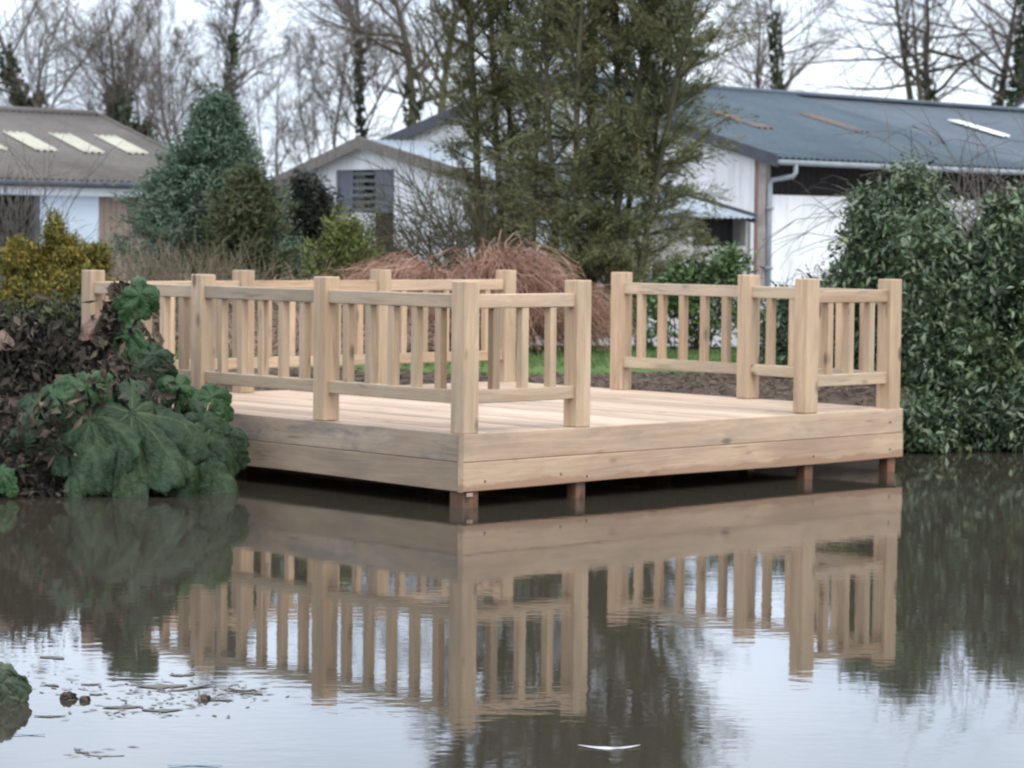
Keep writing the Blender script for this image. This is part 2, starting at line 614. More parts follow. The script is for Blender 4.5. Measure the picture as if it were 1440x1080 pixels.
def fascia(axis, pos, z0, z1, mat, ln, c0, th=.052):
    m = MB()
    h = z1 - z0

    def wob(x, y, z):
        t = x if axis == 0 else y
        return (x, y, z + .004 * math.sin(t * 2.1 + z0 * 9) * (1 if z < 0 else .3))
    n = 14
    # split along its length so the edge can wander a little
    vs, fs = [], []
    for i in range(n + 1):
        t = -ln / 2 + ln * i / n
        for a, zz in ((-th / 2, -h / 2), (th / 2, -h / 2), (th / 2, h / 2), (-th / 2, h / 2)):
            dz = .005 * math.sin(t * 1.7 + z0 * 20) if zz < 0 and z0 < .2 else 0
            p = (t, a, zz + dz) if axis == 0 else (a, t, zz + dz)
            vs.append(p)
    for i in range(n):
        for k in range(4):
            a, b = i * 4 + k, i * 4 + (k + 1) % 4
            fs.append((a, b, b + 4, a + 4))
    fs += [(0, 1, 2, 3), tuple(n * 4 + k for k in (3, 2, 1, 0))]
    m.add(vs, fs)
    o = m.build('fascia_board', mat, deck, world=False)
    o.location = ((c0, pos, (z0 + z1) / 2) if axis == 0 else (pos, c0, (z0 + z1) / 2))
    o.modifiers.new('edge', 'BEVEL').width = .004
    return o


fo = OUT - .026
fascia(0, -fo, FM + .004, DZ + .001, fascia_w, LEN, SIDE / 2)
fascia(0, -fo - .004, FB, FM, fascia_u, LEN + .008, SIDE / 2)
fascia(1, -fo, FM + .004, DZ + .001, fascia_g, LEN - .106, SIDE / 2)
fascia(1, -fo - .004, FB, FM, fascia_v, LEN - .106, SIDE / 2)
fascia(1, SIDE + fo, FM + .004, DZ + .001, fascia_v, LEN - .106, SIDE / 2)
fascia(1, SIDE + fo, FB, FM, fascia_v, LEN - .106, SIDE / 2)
fascia(0, SIDE + fo, FM + .004, DZ + .001, fascia_u, LEN, SIDE / 2)
fascia(0, SIDE + fo, FB, FM, fascia_u, LEN, SIDE / 2)
# splits and bolt heads
for (a, z) in ((.12, .19), (.88, .20), (1.15, .17), (3.74, .19), (4.72, .2), (4.72, .43)):
    m = MB()
    m.tube([(a, -OUT - .012, z), (a, -OUT + .01, z)], .007, 8)
    m.build('bolt', dark_trim, deck, world=False)

U1, U2 = 1.1289, 3.738
posts = [(0, 0), (0, BAY), (0, 2 * BAY), (0, SIDE), (BAY, SIDE), (2 * BAY, SIDE), (SIDE, SIDE), (SIDE, 2 * BAY),
         (SIDE, BAY), (SIDE, 0), (U1, 0), (U2, 0)]


def one(name, size, mat, loc, bev):
    m = MB()
    m.box((0, 0, 0), size, bev=bev)
    o = m.build(name, mat, deck, world=False)
    o.location = loc
    return o


def dup(src, loc, parent=None):
    o = src.copy()
    COL.objects.link(o)
    o.location = loc
    if parent is not None: o.parent = parent
    return o


p0 = None
for i, (a, b) in enumerate(posts):
    dzp = (0, .004, -.006, .003, 0, .004, -.003, .002, .004, -.004, .003, .005)[i]
    loc = (a, b, DZ + PH / 2 + dzp)
    if p0 is None: p0 = one('post', (PW, PW, PH), wood_z, loc, .007)
    else:
        o = dup(p0, loc)
        o.rotation_euler = (rd.uniform(-.004, .004), rd.uniform(-.004, .004), 0)
q0 = None
for i, (a, b) in enumerate([(.0, .0), (U1, 0), (U2, 0), (SIDE, 0), (SIDE, BAY), (U1, BAY), (U2, BAY)]):
    wd = .15 if i == 0 else .10
    if i == 0:
        one('pile', (wd, wd, .9), pile_wood, (0.01, .01, FB + .1 - .45), .006)
        one('pile_wedge', (.06, .012, .03), wood_u, (-.01, -.072, FB - .03), .003)
    elif q0 is None: q0 = one('pile', (wd, wd, .9), pile_wood, (a, b, FB + .1 - .45), .006)
    else: dup(q0, (a, b, FB + .1 - .45))

RT0, RT1 = PH - .197, PH - .095      # top rail, heights over the deck
RB0, RB1 = .215, .312                # bottom rail
bal_src = None


def railing(ax, a0, a1, fixed, nb, off=0.0):
    """rails between two posts; ax 0 runs along u at v=fixed, ax 1 runs along v at u=fixed"""
    global bal_src
    s, e = a0 + PW / 2 - .012, a1 - PW / 2 + .012
    ln = e - s
    mid = (s + e) / 2
    mat = wood_u if ax == 0 else wood_v
    for nm, z0, z1, t in (('bottom_rail', RB0, RB1, .078), ('top_rail', RT0, RT1, .082)):
        m = MB()
        sz = (ln, t, z1 - z0) if ax == 0 else (t, ln, z1 - z0)
        m.box((0, 0, (z0 + z1) / 2), sz, bev=.006)
        r = m.build(nm, mat, deck, world=False)
        r.location = (mid, fixed + off, DZ) if ax == 0 else (fixed + off, mid, DZ)
    for k in range(nb):
        c = a0 + (a1 - a0) * (k + 1) / (nb + 1) - mid
        loc = (c, 0, (RB1 + RT0) / 2) if ax == 0 else (0, c, (RB1 + RT0) / 2)
        if bal_src is None:
            mm = MB()
            mm.box((0, 0, 0), (.068, .068, RT0 - RB1 + .02), bev=.005)
            o = mm.build('baluster', wood_z, r, world=False)
            o.location = loc
            bal_src = o
        else:
            o = dup(bal_src, loc, r)
        o.rotation_euler = (0, 0, rd.uniform(-.02, .02))


for k in range(3):
    railing(1, k * BAY, (k + 1) * BAY, 0, 5)
    railing(0, k * BAY, (k + 1) * BAY, SIDE, 5)
railing(1, 0, BAY, SIDE, 5)
railing(1, BAY, 2 * BAY, SIDE, 5)
railing(0, 0, U1, 0, 3)
railing(0, U2, SIDE, 0, 3)

# ------------------------------------------------------------------ farm buildings
A2 = Vector((math.sqrt(.5), math.sqrt(.5), 0))      # along the ridges
B2 = Vector((-math.sqrt(.5), math.sqrt(.5), 0))     # across the gables
ZV = Vector((0, 0, 1))
GB = .55                                            # foot of the walls


def corr(name, o, run, slope, mat, parent, period=.15, amp=.018, per=6, lift=0.0):
    """corrugated sheet: o = eave corner, run = vector along the eave, slope = vector up the roof"""
    ln = run.length
    n = max(2, int(ln / period * per))
    nrm = run.cross(slope).normalized()
    if nrm.z < 0: nrm = -nrm
    k = np.arange(n + 1) / n
    h = amp * np.sin(2 * PI * k * ln / period) + lift
    O, Rn, S, N = (np.array(x) for x in (o, run, slope, nrm))
    rows = 4
    V = []
    for j in range(rows + 1):
        V.append(O + k[:, None] * Rn + S * (j / rows) + h[:, None] * N)
    V = np.concatenate(V)
    i = np.arange((rows + 1) * (n + 1)).reshape(rows + 1, n + 1)
    F = np.stack([i[:-1, :-1], i[:-1, 1:], i[1:, 1:], i[1:, :-1]], -1).reshape(-1, 4)
    ob = np_mesh(name, V, F, mat, parent, smooth=True)
    sm = ob.modifiers.new('sheet', 'SOLIDIFY')
    sm.thickness = .012
    return ob


def slab(m, pts, th, mi=0):
    m.prism(pts, (0, 0, -th), mi)


# --- big barn on the right
E = PX(1095, 221, 51.8)
W, PT = 6.9, .27
LEN1, LEN2 = 9.0, 13.0
barn = thing('long_barn', 'large white barn with blue grey sheet roof behind the evergreen tree', 'barn', (E.x, E.y, GB))
slope = B2 * W + ZV * (W * PT)
apex = E + slope
slope_back = -B2 * W + ZV * (W * PT)
rf = corr('roof', E, A2 * LEN1, slope, roof_blue, barn, .2, .022)
s2 = corr('roof_extension', E + A2 * LEN1 - ZV * .05, A2 * LEN2, slope, roof_blue2, barn, .2, .022)
bk = E + B2 * (2 * W)
corr('roof_back', bk, A2 * (LEN1 + LEN2), slope_back, roof_blue, barn, .2, .022)


def roof_patch(name, o, run, slope, a0, a1, t0, t1, mat, parent, period=.2, amp=.022, lift=.03):
    p = o + run.normalized() * a0 + slope * t0
    return corr(name, p, run.normalized() * (a1 - a0), slope * (t1 - t0), mat, parent, period, amp, lift=lift)


def on_roof(px, py, o, run, slope):
    """(metres along run, fraction up slope) of the roof point seen at px, py"""
    d = CF + CR * ((px - 720) / FPX) - CU * ((py - 540) / FPX)
    n = run.cross(slope)
    c0 = Vector((0, 0, CZ))
    t = (o - c0).dot(n) / d.dot(n)
    q = c0 + d * t - o
    a = q.dot(run.normalized())
    return a, (q - run.normalized() * a).dot(slope) / slope.length_squared


aa, t1 = on_roof(1118, 161, E, A2, slope)
ab, t0 = on_roof(1228, 188, E, A2, slope)
am = (aa + ab) / 2
r_ = roof_patch('rooflight', E, A2, slope, am - .3, am + .3, t0, t1, rust_light, rf)
r_['label'] = 'rusty brown rooflight strip'
aa, t1 = on_roof(1000, 158, E, A2, slope)
ab, t0 = on_roof(1082, 182, E, A2, slope)
am = (aa + ab) / 2
roof_patch('rooflight', E, A2, slope, am - .3, am + .3, t0, t1, rust_light, rf)
for x0, y0, x1, y1 in ((1316, 169, 1436, 194), (1436, 173, 1556, 202)):
    aa, t1 = on_roof(x0, y0, E, A2, slope)
    ab, t0 = on_roof(x1, y1, E, A2, slope)
    am = (aa + ab) / 2
    roof_patch('rooflight', E, A2, slope, am - .22, am + .22, t0, t1, white_light, s2)
# gable wall
OV = .28
wc = E + A2 * .2 + B2 * .52           # wall corner
wc.z = GB
we = E.z + .52 * PT - .06
gw = 2 * W - 1.04
m = MB()
m.prism([wc + B2 * .26, wc + B2 * gw, wc + B2 * gw + ZV * (we - GB), wc + B2 * (gw / 2) + ZV * (we - GB + gw / 2 * PT),
         wc + B2 * .26 + ZV * (we - GB + .26 * PT)], A2 * .12)
m.build('gable_wall', white_sheet, barn)
m = MB()
m.prism([wc + B2 * .16, wc + B2 * .26, wc + B2 * .26 + ZV * (we - GB + .05), wc + B2 * .16 + ZV * (we - GB)], A2 * .2)
m.build('corner_post', red_post, barn)
m = MB()
m.prism([wc - B2 * .02, wc + B2 * .16, wc + B2 * .16 + ZV * (we - GB - .01), wc - B2 * .02 + ZV * (we - GB - .03)], A2 * .16)
m.build('pillar', stone_pillar, barn)
# long wall: white sheeting below, dark boards above
zt = PX(1140, 275, 53).z
ws = wc + A2 * .16
m = MB()
m.prism([ws, ws + A2 * 21, ws + A2 * 21 + ZV * (zt - GB), ws + ZV * (zt - GB)], B2 * .1)
m.build('side_wall', white_sheet, barn)
m = MB()
s_ = ws + B2 * .22
for k in range(105):
    q = s_ + A2 * (.2 * k)
    m.prism([q + ZV * (zt - GB - .1), q + A2 * .185 + ZV * (zt - GB - .1), q + A2 * .185 + ZV * (we - GB - .02), q + ZV * (we - GB - .02)], B2 * .03)
m.build('dark_boarding', dark_board_shade, barn)
m = MB()
m.prism([wc + B2 * gw, wc + B2 * gw + ZV * (we - GB), wc + B2 * gw + A2 * 21.5 + ZV * (we - GB), wc + B2 * gw + A2 * 21.5], -B2 * .1)
m.prism([wc + A2 * 21.4, wc + A2 * 21.4 + B2 * gw, wc + A2 * 21.4 + B2 * gw + ZV * (we - GB), wc + A2 * 21.4 + B2 * (gw / 2) + ZV * (we - GB + gw / 2 * PT),
         wc + A2 * 21.4 + ZV * (we - GB)], A2 * .1)
m.build('back_wall', white_sheet, barn)
m = MB()
for o, s in ((E, slope), (bk, slope_back)):
    m.prism([o - A2 * .03 + ZV * .05, o - A2 * .03 - ZV * .2, o - A2 * .03 + s - ZV * .2, o - A2 * .03 + s + ZV * .05], A2 * .035)
m.build('bargeboard', dark_trim, barn)
m = MB()
g0 = E - B2 * .07 - ZV * .1
m.tube([g0 - A2 * .05, g0 + A2 * 22], .055, 8)
m.build('gutter', grey_pvc, barn, smooth=True)
m = MB()
dp = wc - B2 * .1 + A2 * .06
pts = [g0 + A2 * .45 - ZV * .02, g0 + A2 * .45 - ZV * .2, g0 + A2 * .38 - ZV * .27]
pts += [Vector((dp.x, dp.y, g0.z - .34)) + A2 * .06, Vector((dp.x, dp.y, g0.z - .42)), Vector((dp.x, dp.y, GB - .1))]
m.tube(pts, .05, 8)
for zz in (.8, 2.0):
    m.tube([Vector((dp.x, dp.y, GB + zz)), Vector((dp.x, dp.y, GB + zz + .07))], .08, 8)
m.build('downpipe', grey_pvc, barn, smooth=True)
m = MB()
m.tube([apex - A2 * .05 + ZV * .03, apex + A2 * 22 + ZV * .03], .06, 6)
m.build('ridge_cap', roof_blue2, barn, smooth=True)

# --- small shed in the middle
AP = PX(505, 196, 46.0)
TR, SR = 5.76, .2292
TL, SL_ = 4.2, .30
LS = 4.0
shed = thing('gabled_shed', 'white gabled shed with louvred slate blue panel and dark doorway', 'shed', (AP.x, AP.y, GB))
er = AP - B2 * TR - ZV * (TR * SR)
el = AP + B2 * TL - ZV * (TL * SL_)
corr('roof', er, A2 * LS, AP - er, roof_shed, shed, .15, .016)
corr('roof', el, A2 * LS, AP - el, roof_shed, shed, .15, .016)
m = MB()
ins = .25
f0 = A2 * .2


def gp(t, dz=0.0):
    """point on the gable t metres left (+) or right (-) of the apex, just under the roof"""
    z = AP.z - (t * SL_ if t > 0 else -t * SR) - .06 + dz
    q = AP + f0 + B2 * t
    return Vector((q.x, q.y, z))


def gf(t, z):
    q = AP + f0 + B2 * t
    return Vector((q.x, q.y, z))


def gt(px, y=46.0):
    """t on the gable plane for photo column px"""
    k = (px - 720) / FPX
    o = AP + f0
    return (k * o.y - o.x) / (B2.x - k * B2.y)


tl, tr_ = TL - ins, -TR + ins
o1, o2 = gt(470), gt(552)            # the louvred opening
ztop, zbot = PX(505, 238, 46).z, PX(505, 299, 46).z
d1, d2 = gt(519), gt(549)
m.prism([gf(tl, GB), gp(tl), gp(o1), gf(o1, GB)], A2 * .1)
m.prism([gf(o2, GB), gp(o2), gp(tr_), gf(tr_, GB)], A2 * .1)
m.prism([gf(o1, ztop), gp(o1), gp(0), gp(o2), gf(o2, ztop)], A2 * .1)
m.prism([gf(o1, GB), gf(o1, zbot), gf(d1, zbot), gf(d1, GB)], A2 * .1)
m.build('gable_wall', white_sheet, shed)
l1, l2 = gt(492), gt(523)
for a, b in ((o1, l1), (l2, o2)):
    m = MB()
    m.prism([gf(a, zbot) + A2 * .04, gf(a, ztop) + A2 * .04, gf(b, ztop) + A2 * .04, gf(b, zbot) + A2 * .04], A2 * .05)
    lp = m.build('louvre_panel', blue_board, shed)
m = MB()
for k in range(6):
    z = zbot + (ztop - zbot) * (k + .5) / 6
    m.prism([gf(l1, z - .03) + A2 * .01, gf(l1, z + .01) + A2 * .09, gf(l2, z + .01) + A2 * .09, gf(l2, z - .03) + A2 * .01], ZV * .022)
m.build('louvre_slats', slat_blue, lp)
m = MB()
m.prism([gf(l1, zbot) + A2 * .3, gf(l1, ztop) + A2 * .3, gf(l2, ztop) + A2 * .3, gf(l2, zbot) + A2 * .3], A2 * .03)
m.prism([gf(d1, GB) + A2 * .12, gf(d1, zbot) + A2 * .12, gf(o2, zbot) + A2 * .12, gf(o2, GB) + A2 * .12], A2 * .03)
m.build('doorway', dark_board_shade, shed)  # flat dark sheets painted as the shade in the doorway and behind the slats
m = MB()
# right hand wall of the shed with its dark opening
rw = AP - B2 * (TR - ins) + f0
zr = er.z + ins * SR - .05


def rp(s, z):
    q = rw + A2 * s
    return Vector((q.x, q.y, z))


def rs_at(px):
    k = (px - 720) / FPX
    return (k * rw.y - rw.x) / (A2.x - k * A2.y)


w1, w2 = rs_at(972), LS - .17
wz0 = PX(1010, 346, 44.5).z
m.prism([rp(0, GB), rp(LS - .04, GB), rp(LS - .04, wz0), rp(0, wz0)], B2 * .14)
m.prism([rp(0, wz0), rp(w1, wz0), rp(w1, zr), rp(0, zr)], B2 * .14)
m.prism([rp(w2, wz0), rp(LS - .04, wz0), rp(LS - .04, zr), rp(w2, zr)], B2 * .14)
m.prism([rp(LS - .04, GB), rp(LS - .04, zr), rp(LS - .04, zr) + B2 * 5 + ZV * (5 * SR), rp(LS - .04, GB) + B2 * 5], -A2 * .1)
m.build('side_wall', grey_block, shed)
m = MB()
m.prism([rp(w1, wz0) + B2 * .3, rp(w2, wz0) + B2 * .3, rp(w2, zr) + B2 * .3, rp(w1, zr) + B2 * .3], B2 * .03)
m.build('opening_shade', dark_board_shade, shed)  # dark sheet standing in for the shade inside this opening
m = MB()
for o, sgn in ((er, 1), (el, -1)):
    m.prism([o - A2 * .03 + ZV * .05, o - A2 * .03 - ZV * .16, AP - A2 * .03 - ZV * .16, AP - A2 * .03 + ZV * .05], A2 * .05)
m.build('bargeboard', barge_wood, shed)
m = MB()
m.prism([er + A2 * (LS - .02) + ZV * .07, er + A2 * (LS - .02) - ZV * .1, AP + A2 * (LS - .02) - ZV * .1, AP + A2 * (LS - .02) + ZV * .07], A2 * .05)
m.build('rear_bargeboard', dark_trim, shed)

# --- long shed on the left
L0 = PX(0, 250, 45.0)
LL = 5.13
lshed = thing('open_sided_shed', 'long shed with brown grey corrugated roof and cream rooflights beyond the golden conifer', 'shed', (L0.x, L0.y, GB))
lo = L0 - A2 * 6
run = A2 * (LL + 6)
TW, TS = 4.29, .325
ls = B2 * TW + ZV * (TW * TS)
rf = corr('roof', lo, run, ls, roof_cement, lshed, .15, .02)
lb = lo + B2 * (2 * TW)
corr('roof_back', lb, run, -B2 * TW + ZV * (TW * TS), roof_cement, lshed, .15, .02)
for pts in (((5, 187), (78, 214)), ((64, 189), (150, 217)), ((132, 192), (208, 218)), ((-62, 185), (4, 212))):
    aa, t1 = on_roof(*pts[0], lo, A2, ls)
    ab, t0 = on_roof(*pts[1], lo, A2, ls)
    am = (aa + ab) / 2
    roof_patch('rooflight', lo, A2, ls, am - .24, am + .24, min(t0, t1), max(t0, t1), cream_light, rf, .15, .02, .03)
m = MB()
rl = run.length
g0 = lo - B2 * .06 - ZV * .08
m.tube([g0, g0 + run], .06, 8)
m.build('gutter', dark_trim, lshed, smooth=True)
m = MB()
ridge = lo + ls
m.tube([ridge + ZV * .02, ridge + run + ZV * .02], .07, 6)
m.build('ridge_cap', roof_cement, lshed, smooth=True)
m = MB()
q = lo + run
for o, s in ((q, ls), (q + B2 * 2 * TW, -B2 * TW + ZV * (TW * TS))):
    m.prism([o + ZV * .06, o - ZV * .12, o + s - ZV * .12, o + s + ZV * .06], A2 * .04)
m.build('bargeboard', barge_wood, lshed)
lw = lo + B2 * .2
lz = L0.z


def lp_(s, z, back=0.0):
    q = lw + A2 * s + B2 * back
    return Vector((q.x, q.y, z))


def ls_at(px):
    k = (px - 720) / FPX
    return (k * lw.y - lw.x) / (A2.x - k * A2.y)


zf1, zf0 = lz - .12, PX(80, 275.5, 46.5).z
m = MB()
m.prism([lp_(0, zf0), lp_(rl - .2, zf0), lp_(rl - .2, zf1), lp_(0, zf1)], B2 * .06)
m.build('fascia_board', pale_fascia, lshed)
a0, a1, a2 = ls_at(55), ls_at(141), rl - .2
m = MB()
m.prism([lp_(a0, GB, .07), lp_(a1, GB, .07), lp_(a1, zf0 + .05, .07), lp_(a0, zf0 + .05, .07)], B2 * .05)
m.build('sliding_door', blue_white, lshed)
m = MB()
k = a1
while k < a2:
    m.prism([lp_(k, GB, .1), lp_(k + .13, GB, .1), lp_(k + .13, zf0 + .05, .1), lp_(k, zf0 + .05, .1)], B2 * .03)
    k += .14
m.build('timber_cladding', brown_board, lshed)
m = MB()
m.prism([lp_(0, GB, 2 * TW - .4), lp_(rl - .2, GB, 2 * TW - .4), lp_(rl - .2, lz - .05, 2 * TW - .4), lp_(0, lz - .05, 2 * TW - .4)], B2 * .1)
m.prism([lp_(rl - .3, GB, .15), lp_(rl - .3, lz, .15), lp_(rl - .3, lz + (TW - .2) * TS, TW - .2), lp_(rl - .3, lz, 2 * TW - .4), lp_(rl - .3, GB, 2 * TW - .4)], A2 * .06)
m.build('back_wall', brown_board, lshed)
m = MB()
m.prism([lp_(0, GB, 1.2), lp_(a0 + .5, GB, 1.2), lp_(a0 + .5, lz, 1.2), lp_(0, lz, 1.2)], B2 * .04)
m.build('interior_shade', dark_board_shade, lshed)  # added dark sheet, painted shade for the interior of the open bay
for s in (1.5, 4.2, a0 - .1):
    m = MB()
    m.prism([lp_(s, GB, .02), lp_(s + .12, GB, .02), lp_(s + .12, zf0, .02), lp_(s, zf0, .02)], B2 * .12)
    m.build('stanchion', dark_trim, lshed)

# --- white gable far right
fg = thing('white_cottage', 'white gable end at the right edge beyond the barn roof', 'house', PX(1475, 330, 84))
c0 = PX(1475, 120, 84)
m = MB()
hw = 3.6
px_ = Vector((1, -.26, 0)).normalized()
pb = Vector((.26, 1, 0)).normalized()
m.prism([Vector((*(c0 - px_ * hw).xy, GB)), Vector((*(c0 + px_ * hw).xy, GB)), Vector((*(c0 + px_ * hw).xy, c0.z - 2.6)), c0,
         Vector((*(c0 - px_ * hw).xy, c0.z - 2.6))], pb * 6)
m.build('wall', white_sheet, fg)
m = MB()
for sg in (-1, 1):
    e_ = c0 + px_ * (hw + .2) * sg - ZV * 2.72 - pb * .02
    t_ = c0 - pb * .02 + ZV * .03
    m.prism([e_, t_, t_ + ZV * .1, e_ + ZV * .1], pb * 6.3)
m.build('roof', roof_blue, fg)

# ------------------------------------------------------------------ vegetation helpers


def unit(a):
    return a / np.maximum(np.linalg.norm(a, axis=-1, keepdims=True), 1e-9)


def leaf_arrays(C, D, N, L, Wd, fold=.25):
    """diamond leaves folded along the midrib"""
    D = unit(D)
    S = unit(np.cross(D, N))
    Nn = np.cross(S, D)
    L = np.asarray(L)[:, None]
    Wd = np.asarray(Wd)[:, None]
    base = C - D * L * .5
    tip = C + D * L * .5
    mid = C - D * L * .06
    l = mid + S * Wd * .5 + Nn * Wd * fold
    r = mid - S * Wd * .5 + Nn * Wd * fold
    V = np.stack([base, l, tip, r], 1).reshape(-1, 3)
    i = np.arange(len(C)) * 4
    F = np.concatenate([np.stack([i, i + 2, i + 1], 1), np.stack([i, i + 3, i + 2], 1)])
    return V, F


def leaves(name, C, D, N, L, Wd, mat, parent, fold=.25):
    V, F = leaf_arrays(C, D, N, L, Wd, fold)
    return np_mesh(name, V, F, mat, parent)


def blob_foliage(rs, blobs, n_clump, per, cr, L, Wd, droop=0.0, out=.8, shell=(.5, 1.0), flat=1.0):
    """clumps of leaves spread through ellipsoids; blobs = [(centre, (rx, ry, rz))]"""
    wts = np.array([b[1][0] * b[1][1] + b[1][0] * b[1][2] + b[1][1] * b[1][2] for b in blobs])
    pick = rs.choice(len(blobs), n_clump, p=wts / wts.sum())
    bc = np.array([b[0] for b in blobs], float)[pick]
    br = np.array([b[1] for b in blobs], float)[pick]
    d = unit(rs.randn(n_clump, 3))
    rad = rs.uniform(shell[0] ** 2, shell[1] ** 2, n_clump) ** .5
    cc = bc + d * br * rad[:, None]
    crs = cr * rs.uniform(.55, 1.35, n_clump)
    C = np.repeat(cc, per, 0) + rs.randn(n_clump * per, 3) * np.repeat(crs, per)[:, None] * np.array([1, 1, flat]) * .55
    Dr = np.repeat(d, per, 0) * out + rs.randn(n_clump * per, 3) * .7
    Dr[:, 2] -= droop
    N = rs.randn(n_clump * per, 3) * .6 + np.array([0, 0, 1.0])
    k = n_clump * per
    sz = rs.uniform(.45, 1.35, k)
    return C, Dr, N, L * sz, Wd * sz * rs.uniform(.75, 1.15, k), cc


def tubes_np(branches, sides=3):
    """branches: list of (pts (k,3), radii (k)) -> V, F"""
    Vs, Fs, b = [], [], 0
    ang = np.arange(sides) * 2 * PI / sides
    ca, sa = np.cos(ang), np.sin(ang)
    for pts, rad in branches:
        k = len(pts)
        t = np.gradient(pts, axis=0)
        t = unit(t)
        a = np.array([1.0, 0, 0]) if abs(t[0, 0]) < .8 else np.array([0, 1.0, 0])
        e = unit(np.cross(t, a))
        f = np.cross(t, e)
        ring = pts[:, None, :] + (e[:, None, :] * ca[None, :, None] + f[:, None, :] * sa[None, :, None]) * rad[:, None, None]
        Vs.append(ring.reshape(-1, 3))
        i = np.arange(k * sides).reshape(k, sides) + b
        j = np.roll(i, -1, 1)
        Fs.append(np.stack([i[:-1], j[:-1], j[1:], i[1:]], -1).reshape(-1, 4))
        b += k * sides
    return np.concatenate(Vs), np.concatenate(Fs)


def polyline(rs, p, d, length, r0, r1, n, wob, up, grav=0.0):
    pts = [p.copy()]
    d = d / np.linalg.norm(d)
    st = length / n
    for i in range(n):
        d = d + rs.randn(3) * wob + np.array([0, 0, up - grav * (i / n)])
        d = d / np.linalg.norm(d)
        pts.append(pts[-1] + d * st)
    return np.array(pts), np.linspace(r0, r1, n + 1), d


def side_dir(rs, d, ang):
    d = d / np.linalg.norm(d)
    a = rs.randn(3)
    a = a - d * a.dot(d)
    a = a / np.linalg.norm(a)
    return d * math.cos(ang) + a * math.sin(ang)


